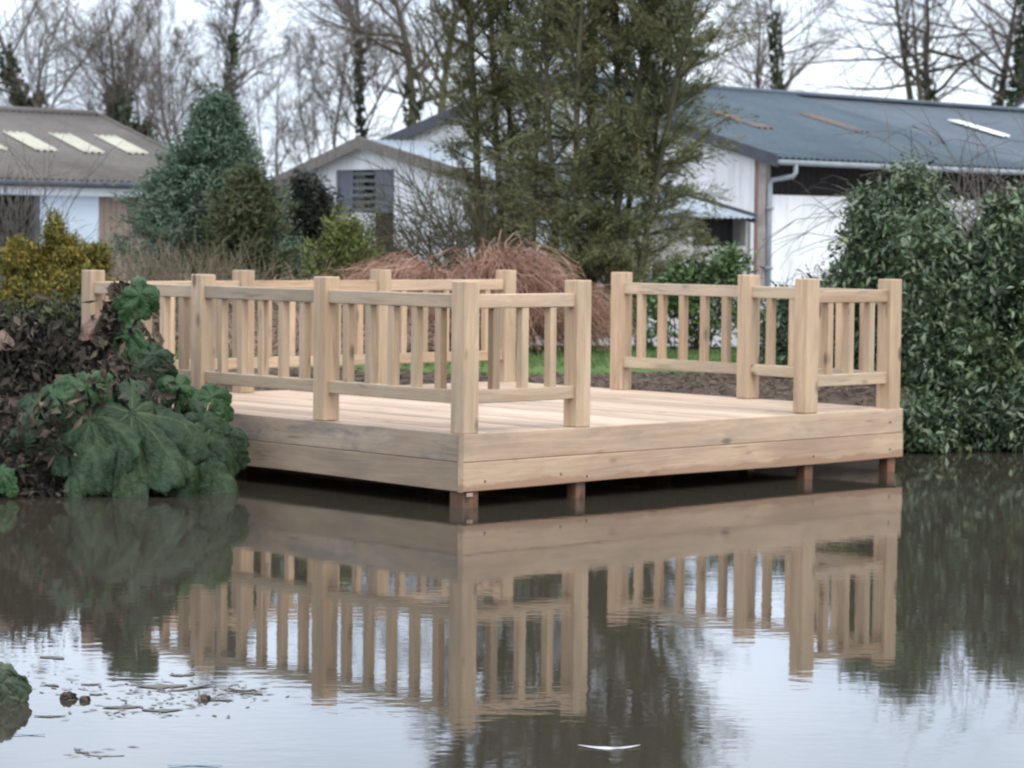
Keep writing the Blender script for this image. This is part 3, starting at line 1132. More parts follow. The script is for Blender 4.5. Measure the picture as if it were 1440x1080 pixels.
def bare_tree(name, label, base, h, r, seed, lean=(0, 0), limbs=12, spread=.7, clear=.25, twig=1.0, stems=1, ivy=None,
              bark=None, twm=None, limb_len=.5, group='bare winter trees behind the farm sheds', up=.05, rmin=.0058, sc=1.0):
    """leafless tree: trunk with limbs in one mesh, branches and twigs as the crown"""
    rs = np.random.RandomState(seed)
    root = thing(name, label, 'tree', base, 0, group)
    B = np.array(base, float) - [0, 0, .2]
    main, fine = [], []
    trunks = []
    for s in range(stems):
        d0 = np.array([lean[0] + (rs.uniform(-.35, .35) if stems > 1 else 0), lean[1] + (rs.uniform(-.3, .3) if stems > 1 else 0), 1.0])
        n = 9
        hh = h * (1 if s == 0 else rs.uniform(.75, .95))
        pts, rad, dd = polyline(rs, B + (rs.randn(3) * [.12, .12, 0] if s else 0), d0, hh, r * (1 if s == 0 else .75), r * .12, n, .06, .03)
        rad = r * (1 if s == 0 else .75) * (1 - np.linspace(0, 1, n + 1) * .9)
        main.append((pts, rad)); trunks.append((pts, rad, hh))
    for pts, rad, hh in trunks:
        for k in range(max(3, int(limbs / stems))):
            t = clear + (1 - clear) * ((k + rs.rand()) / max(3, int(limbs / stems))) ** .9
            t = min(t, .985)
            f = t * (len(pts) - 1)
            i = int(f)
            p = pts[i] + (pts[i + 1] - pts[i]) * (f - i)
            rr = np.interp(f, np.arange(len(rad)), rad)
            d = pts[i + 1] - pts[i]
            dl = side_dir(rs, d, rs.uniform(.5, 1.1) * (spread + .35))
            ll = hh * limb_len * (1.15 - t * .75) * rs.uniform(.7, 1.2)
            lp, lr, _ = polyline(rs, p, dl, ll, max(rr * .55, rmin * 2), rmin * 1.3, 7, .10, up)
            main.append((lp, lr))
            nb = int(rs.randint(8, 12) * twig)
            for _j in range(nb):
                tt = rs.uniform(.12, 1.0)
                f2 = tt * 6.99
                i2 = int(f2)
                p2 = lp[i2] + (lp[i2 + 1] - lp[i2]) * (f2 - i2)
                d2 = side_dir(rs, lp[i2 + 1] - lp[i2], rs.uniform(.4, 1.1))
                l2 = ll * rs.uniform(.3, .72) * (1.15 - .5 * tt)
                bp, br, _ = polyline(rs, p2, d2, l2, max(lr[i2] * .6, rmin * 1.2), rmin * .9, 5, .11, up + .02)
                fine.append((bp, br))
                for _k in range(int(rs.randint(4, 7) * twig)):
                    f3 = rs.uniform(.1, 1) * 4.99
                    i3 = int(f3)
                    p3 = bp[i3] + (bp[i3 + 1] - bp[i3]) * (f3 - i3)
                    d3 = side_dir(rs, bp[i3 + 1] - bp[i3], rs.uniform(.3, .9))
                    l3 = l2 * rs.uniform(.35, .75)
                    tp, tr, _ = polyline(rs, p3, d3, l3, rmin * .85, rmin * .55, 3, .13, up + .03)
                    fine.append((tp, tr))
                    for _m in range(int(rs.randint(1, 4) * twig)):
                        i4 = rs.randint(0, 3)
                        d4 = side_dir(rs, tp[i4 + 1] - tp[i4], rs.uniform(.3, .9))
                        fine.append(polyline(rs, tp[i4] + (tp[i4 + 1] - tp[i4]) * rs.rand(), d4, l3 * rs.uniform(.3, .7), rmin * .6, rmin * .45, 2, .2, up)[:2])
    B0 = np.array(base, float)
    V, F = tubes_np(main, 6)
    V = B0 + (V - B0) * sc
    np_mesh('trunk', V, F, bark or bark_grey, root, smooth=True)
    V, F = tubes_np(fine, 3)
    V = B0 + (V - B0) * sc
    np_mesh('crown', V, F, twm or twig_brown, root)
    if ivy:
        C = []
        for (pts, rad, hh) in trunks:
            for (t0, t1, dens, wd) in ivy:
                n = int(dens * hh * (t1 - t0))
                f = rs.uniform(t0, t1, n) * (len(pts) - 1)
                i = np.minimum(f.astype(int), len(pts) - 2)
                p = pts[i] + (pts[i + 1] - pts[i]) * (f - i)[:, None]
                lump = .6 + .8 * rs.rand(40)[np.minimum((f / (len(pts) - 1) * 40).astype(int), 39)]
                a = rs.uniform(0, 2 * PI, n)
                q = (r * .8 + wd * lump * rs.rand(n) ** .7)
                C.append(p + np.stack([np.cos(a) * q, np.sin(a) * q, rs.randn(n) * .08], 1))
        C = np.concatenate(C)
        C = B0 + (C - B0) * sc
        n = len(C)
        leaves('ivy', C, rs.randn(n, 3), rs.randn(n, 3) + [0, 0, .6], rs.uniform(.09, .2, n) * sc, rs.uniform(.08, .16, n) * sc, ivy_leaf, root)
    return root


G = 'bare winter trees behind the farm sheds'


def at(px, y):
    p = PX(px, 400, y)
    return (p.x, p.y, gz(p.x, p.y))


def bt(label, px, y, h, r, seed, **kw):
    bare_tree('bare_tree', label, at(px, y * 2.1), h, r, seed, sc=2.1, **kw)


bt('broad bare tree with radiating limbs behind the left shed roof', 110, 61, 7.2, .15, 11, stems=4, limbs=34, spread=1.05, clear=.38, ivy=[(.4, .75, 150, .06)], limb_len=.72, up=.06, twig=1.0)
bt('bare tree with two ivy bushes on its stems, right of the broad bare tree', 203, 63, 7.0, .10, 12, lean=(.1, 0), stems=3, limbs=30, spread=.6, clear=.36, ivy=[(.42, .64, 560, .24)], limb_len=.48, up=.09, twig=1.1)
bt('tall slim tree with ivy covered trunk above the blue green conifer', 318, 59, 7.5, .10, 13, limbs=34, spread=.7, clear=.34, ivy=[(.35, .72, 110, .045)], limb_len=.24, up=.06, twig=1.0)
bt('fine twigged young tree between the ivy bushes and the slim tree', 258, 68, 7.2, .07, 26, stems=2, limbs=26, spread=.5, clear=.3, limb_len=.36, up=.1, rmin=.006)
bt('thin bare sapling left of the small shed roof', 385, 66, 5.4, .06, 14, stems=2, limbs=18, spread=.5, clear=.2, limb_len=.34, up=.09, twig=.9, rmin=.006)
bt('twiggy bare sapling above the left slope of the small shed', 450, 67, 6.6, .07, 15, stems=2, limbs=24, spread=.6, clear=.24, limb_len=.38, up=.07, rmin=.006)
bt('slender ivy wrapped tree standing over the small shed ridge', 512, 61, 7.2, .08, 16, limbs=24, spread=.75, clear=.36, limb_len=.36, ivy=[(.4, .75, 90, .045)], up=.05)
bt('stout bare trunk with long drooping side limbs behind the small shed', 577, 57, 8.4, .16, 17, lean=(-.05, 0), limbs=26, spread=.9, clear=.36, limb_len=.42, bark=bark_olive, up=.015, ivy=[(.3, .5, 70, .06)])
bt('dark bare trunk leaning right, nearest the left side of the tall evergreen', 602, 56, 8.4, .15, 18, lean=(.04, 0), limbs=24, spread=.8, clear=.38, limb_len=.38, bark=bark_olive, up=.02)
bt('thin bare tree just right of the dense evergreen, above the barn ridge', 1035, 73, 8.6, .10, 19, stems=2, limbs=20, spread=.7, clear=.45, limb_len=.4, twig=.85, up=.07)
bt('slender bare tree left of the ivy clad one above the barn ridge', 1066, 75, 8.8, .11, 20, limbs=18, spread=.7, clear=.45, limb_len=.34, twig=.85, up=.05)
bt('ivy clad tree standing over the middle of the barn ridge', 1100, 71, 8.2, .13, 21, limbs=20, spread=1.0, clear=.52, limb_len=.44, twig=.9, ivy=[(.55, .85, 120, .07)], up=.03)
bt('bare tree leaning left with low sweeping limbs over the barn ridge', 1335, 74, 8.9, .22, 22, lean=(-.2, 0), limbs=22, spread=1.15, clear=.5, limb_len=.72, twig=.9, ivy=[(.48, .62, 160, .08)], up=-.01)
bt('forked bare tree right of the left leaning tree', 1322, 72, 9.2, .20, 23, lean=(-.01, 0), stems=2, limbs=22, spread=.95, clear=.5, limb_len=.56, twig=.85, bark=bark_olive, up=.04)
bt('dark bare tree with upswept boughs, second from the right frame edge', 1388, 73, 9.2, .21, 24, lean=(-.02, 0), limbs=20, spread=1.0, clear=.5, limb_len=.6, twig=.85, ivy=[(.46, .6, 120, .07)], up=.04)
bt('ivy clad thick tree at the right frame edge beside the white gable', 1424, 70, 9.0, .22, 25, lean=(.03, 0), limbs=20, spread=.9, clear=.5, limb_len=.55, twig=.85, ivy=[(.42, .85, 260, .11)], up=.04)

# far hedge line
rs = np.random.RandomState(5)
n = 26000
xh = rs.uniform(-150, 150, n)
hmax = 2.6 + 1.4 * vnoise(np.stack([xh, xh * 0], 1), .12, 9) + .7 * vnoise(np.stack([xh, xh * 0 + 3], 1), .5, 8)
C = np.stack([xh, 250 + rs.uniform(-2, 2, n), .6 + hmax * rs.rand(n)], 1)
hedge_leaf = mat_leaf('far_hedge_leaf', [(.06, .055, .045), (.09, .085, .06), (.11, .11, .07)], .8)
hd = leaves('far_hedge', C, rs.randn(n, 3) + [0, 0, .8], rs.randn(n, 3), rs.uniform(.4, .9, n), rs.uniform(.12, .3, n), hedge_leaf, None)
tag(hd, 'low brown hedge far beyond the farm sheds', 'hedge', kind='stuff')


def shrub(name, label, cat, base, blobs, n_clump, per, cr, L, Wd, mat, seed, stems=14, stem_mat=None, stem_r=.012, group=None, **kw):
    rs = np.random.RandomState(seed)
    root = thing(name, label, cat, base, 0, group)
    C, D, N, Ls, Ws, cc = blob_foliage(rs, blobs, n_clump, per, cr, L, Wd, **kw)
    zmin = gz(base[0], base[1]) + .02
    C[:, 2] = np.maximum(C[:, 2], .03)
    leaves('foliage', C, D, N, Ls, Ws, mat, root)
    br = []
    B = np.array(base, float)
    for k in range(stems):
        e = cc[rs.randint(len(cc))]
        p0 = B + rs.randn(3) * [.12, .12, 0]
        t = np.linspace(0, 1, 7)[:, None]
        mid = (p0 + e) / 2 + np.array([0, 0, .25]) * np.linalg.norm(e - p0) * .5
        pts = (1 - t) ** 2 * p0 + 2 * t * (1 - t) * mid + t ** 2 * e
        br.append((pts, np.linspace(stem_r, stem_r * .3, 7)))
    V, F = tubes_np(br, 5)
    np_mesh('stems', V, F, stem_mat or bark_grey, root, smooth=True)
    return root


def bl(px, py, y, rx, ry, rz):
    """ellipsoid centred at pixel px,py at distance y, radii given in photo pixels (rx, rz) and metres (ry)"""
    p = PX(px, py, y)
    k = y / FPX
    return (tuple(p), (rx * k, ry, rz * k))


# --- blue green conifer, left
straw = mat_mottle('straw_twig', (.13, .10, .07), (.25, .20, .14), 3, .95)
conifer_m = mat_leaf('blue_green_conifer', [(.026, .048, .030), (.064, .106, .066), (.115, .168, .108), (.18, .235, .16)], .6, big=2.0)


def spray_plant(name, label, cat, base, H, prof, n_br, sub, per, L, Wd, mat, seed, up=(-.05, .35), r=.014, trunk_r=.07, lean=0.0, dens=.8, bark=None):
    """central stem with leafy sprays; prof = [(height fraction, half width in metres)]"""
    rs = np.random.RandomState(seed)
    root = thing(name, label, cat, base)
    Bc = np.array(base, float)
    C, D = [], []
    ax = np.array([Bc + [lean * t, 0, H * t - .1] for t in np.linspace(0, .97, 9)])
    br = [(ax, np.linspace(trunk_r, .01, 9))]
    pt, pw = zip(*prof)
    for k in range(n_br):
        t = rs.rand() ** dens
        a = rs.uniform(0, 2 * PI)
        rr = np.interp(t, pt, pw) * rs.uniform(.5, 1.2)
        p0 = Bc + [lean * t, 0, H * max(.02, t * .95 - .05 * rs.rand())]
        e = p0 + np.array([math.cos(a) * rr, math.sin(a) * rr, rr * rs.uniform(*up)])
        md = (p0 + e) / 2 + [0, 0, -.08 * rr + .02]
        br.append((np.array([p0, md, e]), np.array([r, r * .6, r * .25])))
        for j in range(sub):
            q_ = rs.uniform(.3, 1.06)
            q = p0 + (e - p0) * q_
            w = .15 * (1.2 - q_ * .6)
            cc = q + rs.randn(3) * w * .8
            dj = unit((e - p0)[None])[0] * .8 + rs.randn(3) * .45
            u = rs.uniform(-1, 1, per)[:, None]
            C.append(cc + u * dj * .09 + rs.randn(per, 3) * .022)
            D.append(dj + rs.randn(per, 3) * .35 + [0, 0, .12])
    C = np.concatenate(C); D = np.concatenate(D)
    n = len(C)
    C[:, 2] = np.maximum(C[:, 2], Bc[2] + .03)
    leaves('foliage', C, D, rs.randn(n, 3) + [0, 0, .8], L * rs.uniform(.6, 1.3, n), Wd * rs.uniform(.6, 1.3, n), mat, root)
    V, F = tubes_np(br, 4)
    np_mesh('trunk', V, F, bark or bark_olive, root, smooth=True)
    return root


spray_plant('blue_conifer', 'blue green cone shaped conifer between the left shed and the small shed', 'conifer', at(282, 33), 3.12,
            [(0, 1.1), (.35, 1.12), (.6, .86), (.8, .46), (.92, .2), (1, .04)], 430, 30, 9, .085, .02, conifer_m, 31, lean=.18)

# --- golden conifers, far left
gold_m = mat_leaf('golden_conifer', [(.03, .045, .012), (.07, .08, .018), (.20, .16, .025), (.36, .24, .035)], .6, big=2.6)
shrub('golden_conifer', 'golden yellow conifer in front of the pale shed door at left', 'conifer', at(80, 28.6),
      [bl(76, 335, 28.6, 14, .25, 36), bl(98, 360, 28.6, 24, .3, 30), bl(28, 372, 28.4, 26, .3, 36), bl(70, 420, 28.4, 70, .5, 48), bl(134, 368, 28.8, 22, .3, 26), bl(55, 372, 28.6, 22, .3, 26), bl(15, 440, 28.2, 40, .4, 45), bl(120, 425, 28.4, 44, .4, 50)],
      1500, 38, .065, .065, .016, gold_m, 32, out=.7, shell=(.35, 1))
olive_m = mat_leaf('dark_olive_shrub', [(.016, .022, .010), (.04, .05, .018), (.085, .085, .025)], .6)

# --- yew like shrub and brown twiggy shrub between
yew_m = mat_leaf('green_brown_shrub', [(.03, .04, .018), (.06, .075, .03), (.105, .10, .05)], .7)
spray_plant('evergreen_shrub', 'green and brown feathery shrub at the right foot of the blue green conifer', 'shrub', at(345, 31.5), 2.15,
            [(0, .6), (.4, .66), (.7, .45), (.9, .2), (1, .05)], 150, 22, 9, .09, .017, yew_m, 33, up=(.1, .9), trunk_r=.04)
dark_m = mat_leaf('dark_red_green_shrub', [(.012, .015, .012), (.028, .034, .024), (.055, .052, .035)], .7)
spray_plant('dark_conifer', 'small dark blackish conifer in front of the left end of the gabled shed', 'conifer', at(432, 34), 2.2,
            [(0, .62), (.35, .55), (.6, .46), (.8, .34), (.93, .16), (1, .08)], 85, 24, 9, .085, .02, dark_m, 34, up=(-.12, .12), trunk_r=.05)
lime_m = mat_leaf('yellow_green_shrub', [(.045, .055, .02), (.10, .12, .03), (.21, .23, .045)], .6)
spray_plant('lime_shrub', 'yellow green leafy shrub left of the brown stem mound', 'shrub', at(487, 30.5), 1.5,
            [(0, .55), (.4, .6), (.7, .42), (.9, .2), (1, .06)], 90, 14, 8, .075, .018, lime_m, 35, up=(.1, 1.0), trunk_r=.03, bark=straw)


def twig_shrub(name, label, base, n, length, spreadx, mat, seed, r=.006, droop=.25, sub=4, basew=.3, cat='shrub', up=1.0, dirx=0.0):
    rs = np.random.RandomState(seed)
    root = thing(name, label, cat, base)
    B = np.array(base, float)
    br, fine = [], []
    for k in range(n):
        d = np.array([rs.randn() * spreadx + dirx, rs.randn() * spreadx * .7, up])
        ln = length * rs.uniform(.6, 1.15)
        pts, rad, _ = polyline(rs, B + rs.randn(3) * [basew, basew * .6, 0], d, ln, r, r * .4, 7, .09, 0, droop)
        br.append((pts, rad))
        for j in range(sub):
            i = rs.randint(2, 7)
            d2 = side_dir(rs, pts[i + 1 if i < 7 else i] - pts[i - 1], rs.uniform(.3, .8))
            fine.append(polyline(rs, pts[i], d2, ln * rs.uniform(.15, .4), r * .6, r * .3, 4, .14, 0, droop)[:2])
    V, F = tubes_np(br, 4)
    np_mesh('stems', V, F, mat, root)
    if fine:
        V, F = tubes_np(fine, 3)
        np_mesh('twigs', V, F, mat, root)
    return root


red_stem = mat_mottle('reddish_stem', (.20, .125, .095), (.36, .24, .19), 6, .8, c3=(.46, .33, .27))
twig_shrub('twiggy_shrub', 'straw brown twiggy shrub in front of the blue green conifer', at(255, 29.5), 420, 1.15, .32, straw, 41, r=.005, basew=.55, droop=.12)
twig_shrub('twiggy_shrub', 'grey bare twigs in front of the dark opening of the left shed', at(12, 30.5), 90, 2.2, .16, twig_grey, 42, r=.006, basew=.35, droop=.05)
twig_shrub('arching_shrub', 'bare arching shrub with olive twigs rising over the dark green laurel', at(1425, 27.8), 240, 2.6, .28, twig_brown, 43, r=.008, basew=.55, droop=.6, sub=9)
twig_shrub('low_twiggy_shrub', 'low grey twigs against the white barn wall', at(1140, 30), 60, 1.0, .5, twig_grey, 44, r=.005, basew=.5, droop=.2)

# --- mound of weeping brown stems
strand_m = mat_leaf('weeping_strand', [(.10, .047, .03), (.26, .14, .095), (.41, .245, .175), (.58, .42, .33)], .8, .2, big=3.0)
rs = np.random.RandomState(51)
mc = Vector(at(672, 29.5))
mound = thing('weeping_mound', 'wide mound of arching reddish brown bare stems behind the deck', 'shrub', mc)
br = []
crowns = [(rs.uniform(-1.15, 1.05), rs.uniform(-.55, .5)) for _ in range(46)]
for k in range(7000):
    ox, oy = crowns[rs.randint(len(crowns))]
    rr2 = (ox / 1.5) ** 2 + (oy / 1.0) ** 2
    hh = (1.22 - .66 * rr2) * (.86 + .22 * math.sin(ox * 5.1 + oy * 3)) * rs.uniform(.62, 1.04)
    if rs.rand() < .05: hh *= 1.15
    a = math.atan2(oy, ox) + rs.randn() * 1.0
    run = rs.uniform(.3, 1.0)
    p0 = np.array([mc.x + ox * .55, mc.y + oy * .55, mc.z])
    dv = np.array([math.cos(a), math.sin(a) * .75, 0]) * run
    p1 = np.array([mc.x + ox * .8, mc.y + oy * .8, mc.z + hh * 1.2]) + rs.randn(3) * .04
    p2 = np.array([mc.x + ox, mc.y + oy, mc.z + hh * 1.1]) + dv * .7
    p3 = np.array([mc.x + ox, mc.y + oy, mc.z + max(.02, hh * rs.uniform(.1, .8))]) + dv * 1.1
    t = np.linspace(0, 1, 9)[:, None]
    pts = (1 - t) ** 3 * p0 + 3 * (1 - t) ** 2 * t * p1 + 3 * (1 - t) * t ** 2 * p2 + t ** 3 * p3
    pts[1:] += rs.randn(8, 3) * .03
    rb = rs.uniform(.003, .0075)
    br.append((pts, np.linspace(rb, rb * .55, 9)))
V, F = tubes_np(br, 3)
np_mesh('stems', V, F, strand_m, mound)

# low brown ground cover trailing left of the mound
twig_shrub('trailing_shrub', 'low trailing brown stems running left from the stem mound', at(440, 28.6), 420, 1.0, .9, red_stem, 52, r=.006, basew=.75, droop=.35, sub=2, up=.8)

# --- tall feathery evergreens
ever_m = mat_leaf('feathery_evergreen', [(.06, .068, .03), (.12, .125, .05), (.19, .18, .07), (.26, .22, .08)], .7, big=.9)
ever_m2 = mat_leaf('dark_evergreen', [(.048, .06, .032), (.105, .118, .055), (.17, .17, .07), (.25, .205, .075)], .7, big=.9)


def evergreen(label, base, stems, h, width, mat, seed, n_limb, spr, low=.06, per=15, steep=(20, 68)):
    """many upright stems carrying steep plumes of fine feathery foliage"""
    rs = np.random.RandomState(seed)
    root = thing('evergreen_tree', label, 'tree', base)
    B = np.array(base, float)
    main, twigs, C, D = [], [], [], []
    for (dx, dy, lean, hh, rr) in stems:
        pts, rad, _ = polyline(rs, B + [dx, dy, -.15], np.array([lean, rs.uniform(-.05, .05), 1.0]), h * hh, rr, .012, 12, .03, .004)
        main.append((pts, rad))
        nl = int(n_limb / len(stems))
        for k in range(nl):
            t = low + (1 - low) * rs.rand()
            f = t * 11.99
            i = int(f)
            p = pts[i] + (pts[i + 1] - pts[i]) * (f - i)
            a = rs.uniform(0, 2 * PI)
            el = R_(rs.uniform(*steep)) if t > .34 else R_(rs.uniform(-5, 55))
            wx = width * (.55 + .5 * math.sin(PI * min(1, .2 + t * .8))) * rs.uniform(.35, 1.15)
            d = np.array([math.cos(a) * math.cos(el), math.sin(a) * math.cos(el), math.sin(el)])
            lp, lr, _ = polyline(rs, p, d, wx, .016, .004, 6, .08, .03, .12)
            main.append((lp, lr))
            for j in range(spr):
                s = rs.uniform(.15, 1.0) * 5.99
                i2 = int(s)
                q = lp[i2] + (lp[i2 + 1] - lp[i2]) * (s - i2)
                d2 = side_dir(rs, lp[i2 + 1] - lp[i2], rs.uniform(.15, .75))
                ln = rs.uniform(.16, .42)
                tp, tr, _ = polyline(rs, q, d2, ln, .004, .002, 3, .1, .03, .16)
                twigs.append((tp, tr))
                u = rs.uniform(.05, 1.1, per) * 2.99
                ii = np.minimum(u.astype(int), 2)
                c = tp[ii] + (tp[ii + 1] - tp[ii]) * (u - ii)[:, None] + rs.randn(per, 3) * .028
                C.append(c)
                D.append(unit(tp[ii + 1] - tp[ii]) + rs.randn(per, 3) * .33)
    C = np.concatenate(C); D = np.concatenate(D)
    n = len(C)
    V, F = tubes_np(main, 5)
    np_mesh('trunk', V, F, bark_olive, root, smooth=True)
    V, F = tubes_np(twigs, 3)
    np_mesh('twigs', V, F, bark_olive, root)
    leaves('crown', C, D, rs.randn(n, 3) + [0, 0, .4], rs.uniform(.05, .12, n), rs.uniform(.009, .017, n), mat, root)
    return root


evergreen('dense dark feathery evergreen with many stems directly above the railing gap', at(846, 34.5),
          [(-.55, .1, -.05, .95, .05), (-.4, -.2, .02, 1.0, .06), (-.12, .2, -.01, 1.05, .07), (.02, -.1, .06, 1.05, .06), (.2, .1, .04, 1.0, .06), (.34, -.1, .07, .95, .05), (.15, .3, .10, .9, .05), (-.25, .0, .1, .9, .05), (.45, .2, .17, .7, .04)],
          8.8, 1.22, ever_m2, 61, 800, 16, low=.06)
evergreen('looser olive feathery evergreen left of the dense one with sky showing through', at(712, 36.5),
          [(-.38, 0, -.02, 1.0, .07), (-.05, .2, .01, 1.02, .055), (.08, -.1, .06, .95, .05), (.35, .1, .03, .9, .04)],
          8.8, 1.0, ever_m, 62, 440, 13, low=.1)
# low bare branches sweeping in front of the white gable
twig_shrub('sweeping_branches', 'bare olive branches sweeping up left across the white gabled shed', at(672, 34), 120, 2.5, .38, bark_olive, 63, r=.010, basew=.3, droop=.28, sub=9, dirx=-.55)

# --- laurel on the right bank
laurel_m = mat_leaf('laurel_leaf', [(.016, .028, .013), (.036, .060, .027), (.068, .108, .050), (.125, .17, .09), (.22, .23, .08)], .38, .5, big=1.6)
laurel_stem = mat_mottle('laurel_stem', (.05, .045, .03), (.10, .085, .06), 5)
shrub('laurel_bush', 'large glossy dark green laurel overhanging the water right of the deck', 'bush', at(1400, 26.2),
      [bl(1325, 490, 25.5, 70, .8, 90), bl(1440, 450, 25.6, 80, .9, 130), bl(1335, 560, 25.2, 75, .7, 75), bl(1440, 570, 25.2, 80, .7, 70), bl(1310, 610, 24.9, 60, .6, 34), bl(1400, 610, 24.9, 70, .6, 34), bl(1480, 610, 24.9, 60, .6, 34), bl(1350, 590, 24.6, 60, .5, 40), bl(1430, 595, 24.6, 60, .5, 40), bl(1295, 600, 24.3, 40, .4, 40),
       bl(1285, 370, 25.8, 60, .7, 70), bl(1370, 400, 26.2, 60, .7, 60), bl(1240, 305, 26.2, 28, .5, 34), bl(1296, 292, 26.2, 26, .4, 36), bl(1262, 340, 26.2, 44, .5, 40), bl(1520, 420, 26, 90, .9, 170), bl(1212, 340, 26.4, 18, .4, 44), bl(1425, 330, 26.2, 28, .5, 44), bl(1400, 300, 26.3, 10, .3, 24), bl(1212, 278, 26.3, 9, .2, 18), bl(1262, 262, 26.3, 9, .2, 16), bl(1284, 250, 26.3, 6, .2, 14), bl(1215, 410, 26.2, 30, .5, 50)],
      3300, 24, .15, .095, .036, laurel_m, 71, stems=70, stem_mat=laurel_stem, stem_r=.02, out=.7, shell=(.4, 1.22), droop=.1)
shrub('laurel_bush', 'smaller dark green laurel seen through the railing at the right back of the deck', 'bush', at(1170, 26.8),
      [bl(1210, 440, 26.4, 80, .6, 70), bl(1120, 470, 26.6, 70, .6, 66), bl(1230, 530, 26, 70, .5, 60), bl(1160, 545, 26.2, 70, .5, 50), bl(1195, 415, 26.8, 28, .5, 26), bl(1265, 610, 24.2, 30, .3, 40), bl(1225, 630, 24.3, 40, .3, 24)],
      900, 30, .13, .085, .034, laurel_m, 72, stems=26, stem_mat=laurel_stem, stem_r=.016, out=.7, shell=(.4, 1.05))
green_m = mat_leaf('fresh_green_leaf', [(.025, .045, .016), (.06, .105, .03), (.11, .19, .05)], .5)
shrub('green_shrub', 'loose fresh green shrub in front of the grey block wall', 'shrub', at(985, 30.5),
      [bl(1020, 385, 30.5, 38, .35, 34), bl(960, 400, 30.4, 40, .35, 32), bl(990, 430, 30.4, 70, .4, 50), bl(930, 450, 30.2, 60, .4, 44), bl(1025, 360, 30.6, 14, .2, 18)],
      170, 26, .13, .09, .042, green_m, 73, stems=34, stem_mat=bark_grey, stem_r=.008)

# grass tufts on the lawn
rs = np.random.RandomState(81)
n = 26000
P = np.stack([rs.uniform(-6, 8, n), rs.uniform(26.2, 31, n)], 1)
edge = 26.35 + vnoise(P, .9, 7) * .5 + .08 * np.abs(P[:, 0])
P = P[P[:, 1] > edge]
n = len(P)
C = np.column_stack([P, ground_z(P) + .06])
grass_m = mat_leaf('grass_blade', [(.045, .08, .022), (.08, .135, .035), (.12, .18, .055)], .6)
tag(leaves('grass', C, rs.randn(n, 3) * .45 + [0, 0, 1], rs.randn(n, 3), rs.uniform(.05, .11, n), rs.uniform(.006, .012, n), grass_m, None), 'bright green grass growing behind the deck', 'grass', kind='stuff')
# dead straw and litter on the bank behind the deck
n = 40000
P = np.stack([rs.uniform(-7, 7, n), rs.uniform(20, 27, n)], 1)
sd = shore_sd(P)
cc, ss = math.cos(TH), math.sin(TH)
u_ = (P[:, 0] - DX) * cc + (P[:, 1] - DY) * ss
w_ = -(P[:, 0] - DX) * ss + (P[:, 1] - DY) * cc
ok = (sd > .1) & ~((u_ > -.3) & (u_ < SIDE + .15) & (w_ > -.3) & (w_ < SIDE + .15)) & (P[:, 1] < 26.6)
P = P[ok]
n = len(P)
C = np.column_stack([P, ground_z(P) + .02])
litter_m = mat_leaf('dead_litter', [(.05, .035, .025), (.13, .095, .07), (.24, .19, .15)], .9)
tag(leaves('leaf_litter', C, rs.randn(n, 3) * [1, 1, .2], rs.randn(n, 3) * .4 + [0, 0, 1], rs.uniform(.04, .16, n), rs.uniform(.006, .02, n), litter_m, None), 'dead brown litter on the bank behind the deck', 'litter', kind='stuff')

# ------------------------------------------------------------------ gunnera
gun_m = NT('gunnera_leaf')
v = gun_m.coord((1, 1, 1))
n1 = gun_m.noise(v, 3.0, 5, .65)
n2 = gun_m.noise(v, 28, 4, .65)
c = gun_m.ramp(n1, [(.28, (.011, .025, .009)), (.52, (.024, .046, .018)), (.68, (.048, .07, .034)), (.78, (.085, .075, .04))])
c = gun_m.mix(1.0, c, gun_m.ramp(n2, [(.3, (.72, .74, .74)), (.7, (1.2, 1.2, 1.2))]), 'MULTIPLY')
gun_m.base(c); gun_m.rough(.5); gun_m.bump(n2, 1.0, .02); gun_m = gun_m.m
gun_b = NT('gunnera_leaf_bright')
v = gun_b.coord((1, 1, 1))
n1 = gun_b.noise(v, 4.0, 5, .65)
n2 = gun_b.noise(v, 30, 4, .65)
gun_b.base(gun_b.ramp(n1, [(.3, (.014, .040, .012)), (.55, (.030, .068, .022)), (.75, (.062, .11, .046))])); gun_b.rough(.45); gun_b.bump(n2, .7, .012); gun_b = gun_b.m
gun_vein = mat_mottle('gunnera_vein', (.055, .082, .035), (.09, .115, .05), 6, .6)
dead_m = mat_mottle('dead_gunnera', (.03, .023, .02), (.085, .062, .052), 5, .9, .9, c3=(.16, .115, .095), bdist=.02)
dead_dark = mat_mottle('rotten_gunnera', (.010, .009, .008), (.028, .023, .02), 5, .9, .9, bdist=.02)
dead_pale = mat_mottle('pale_dead_gunnera', (.13, .09, .07), (.30, .21, .165), 7, .9, .9, bdist=.02)


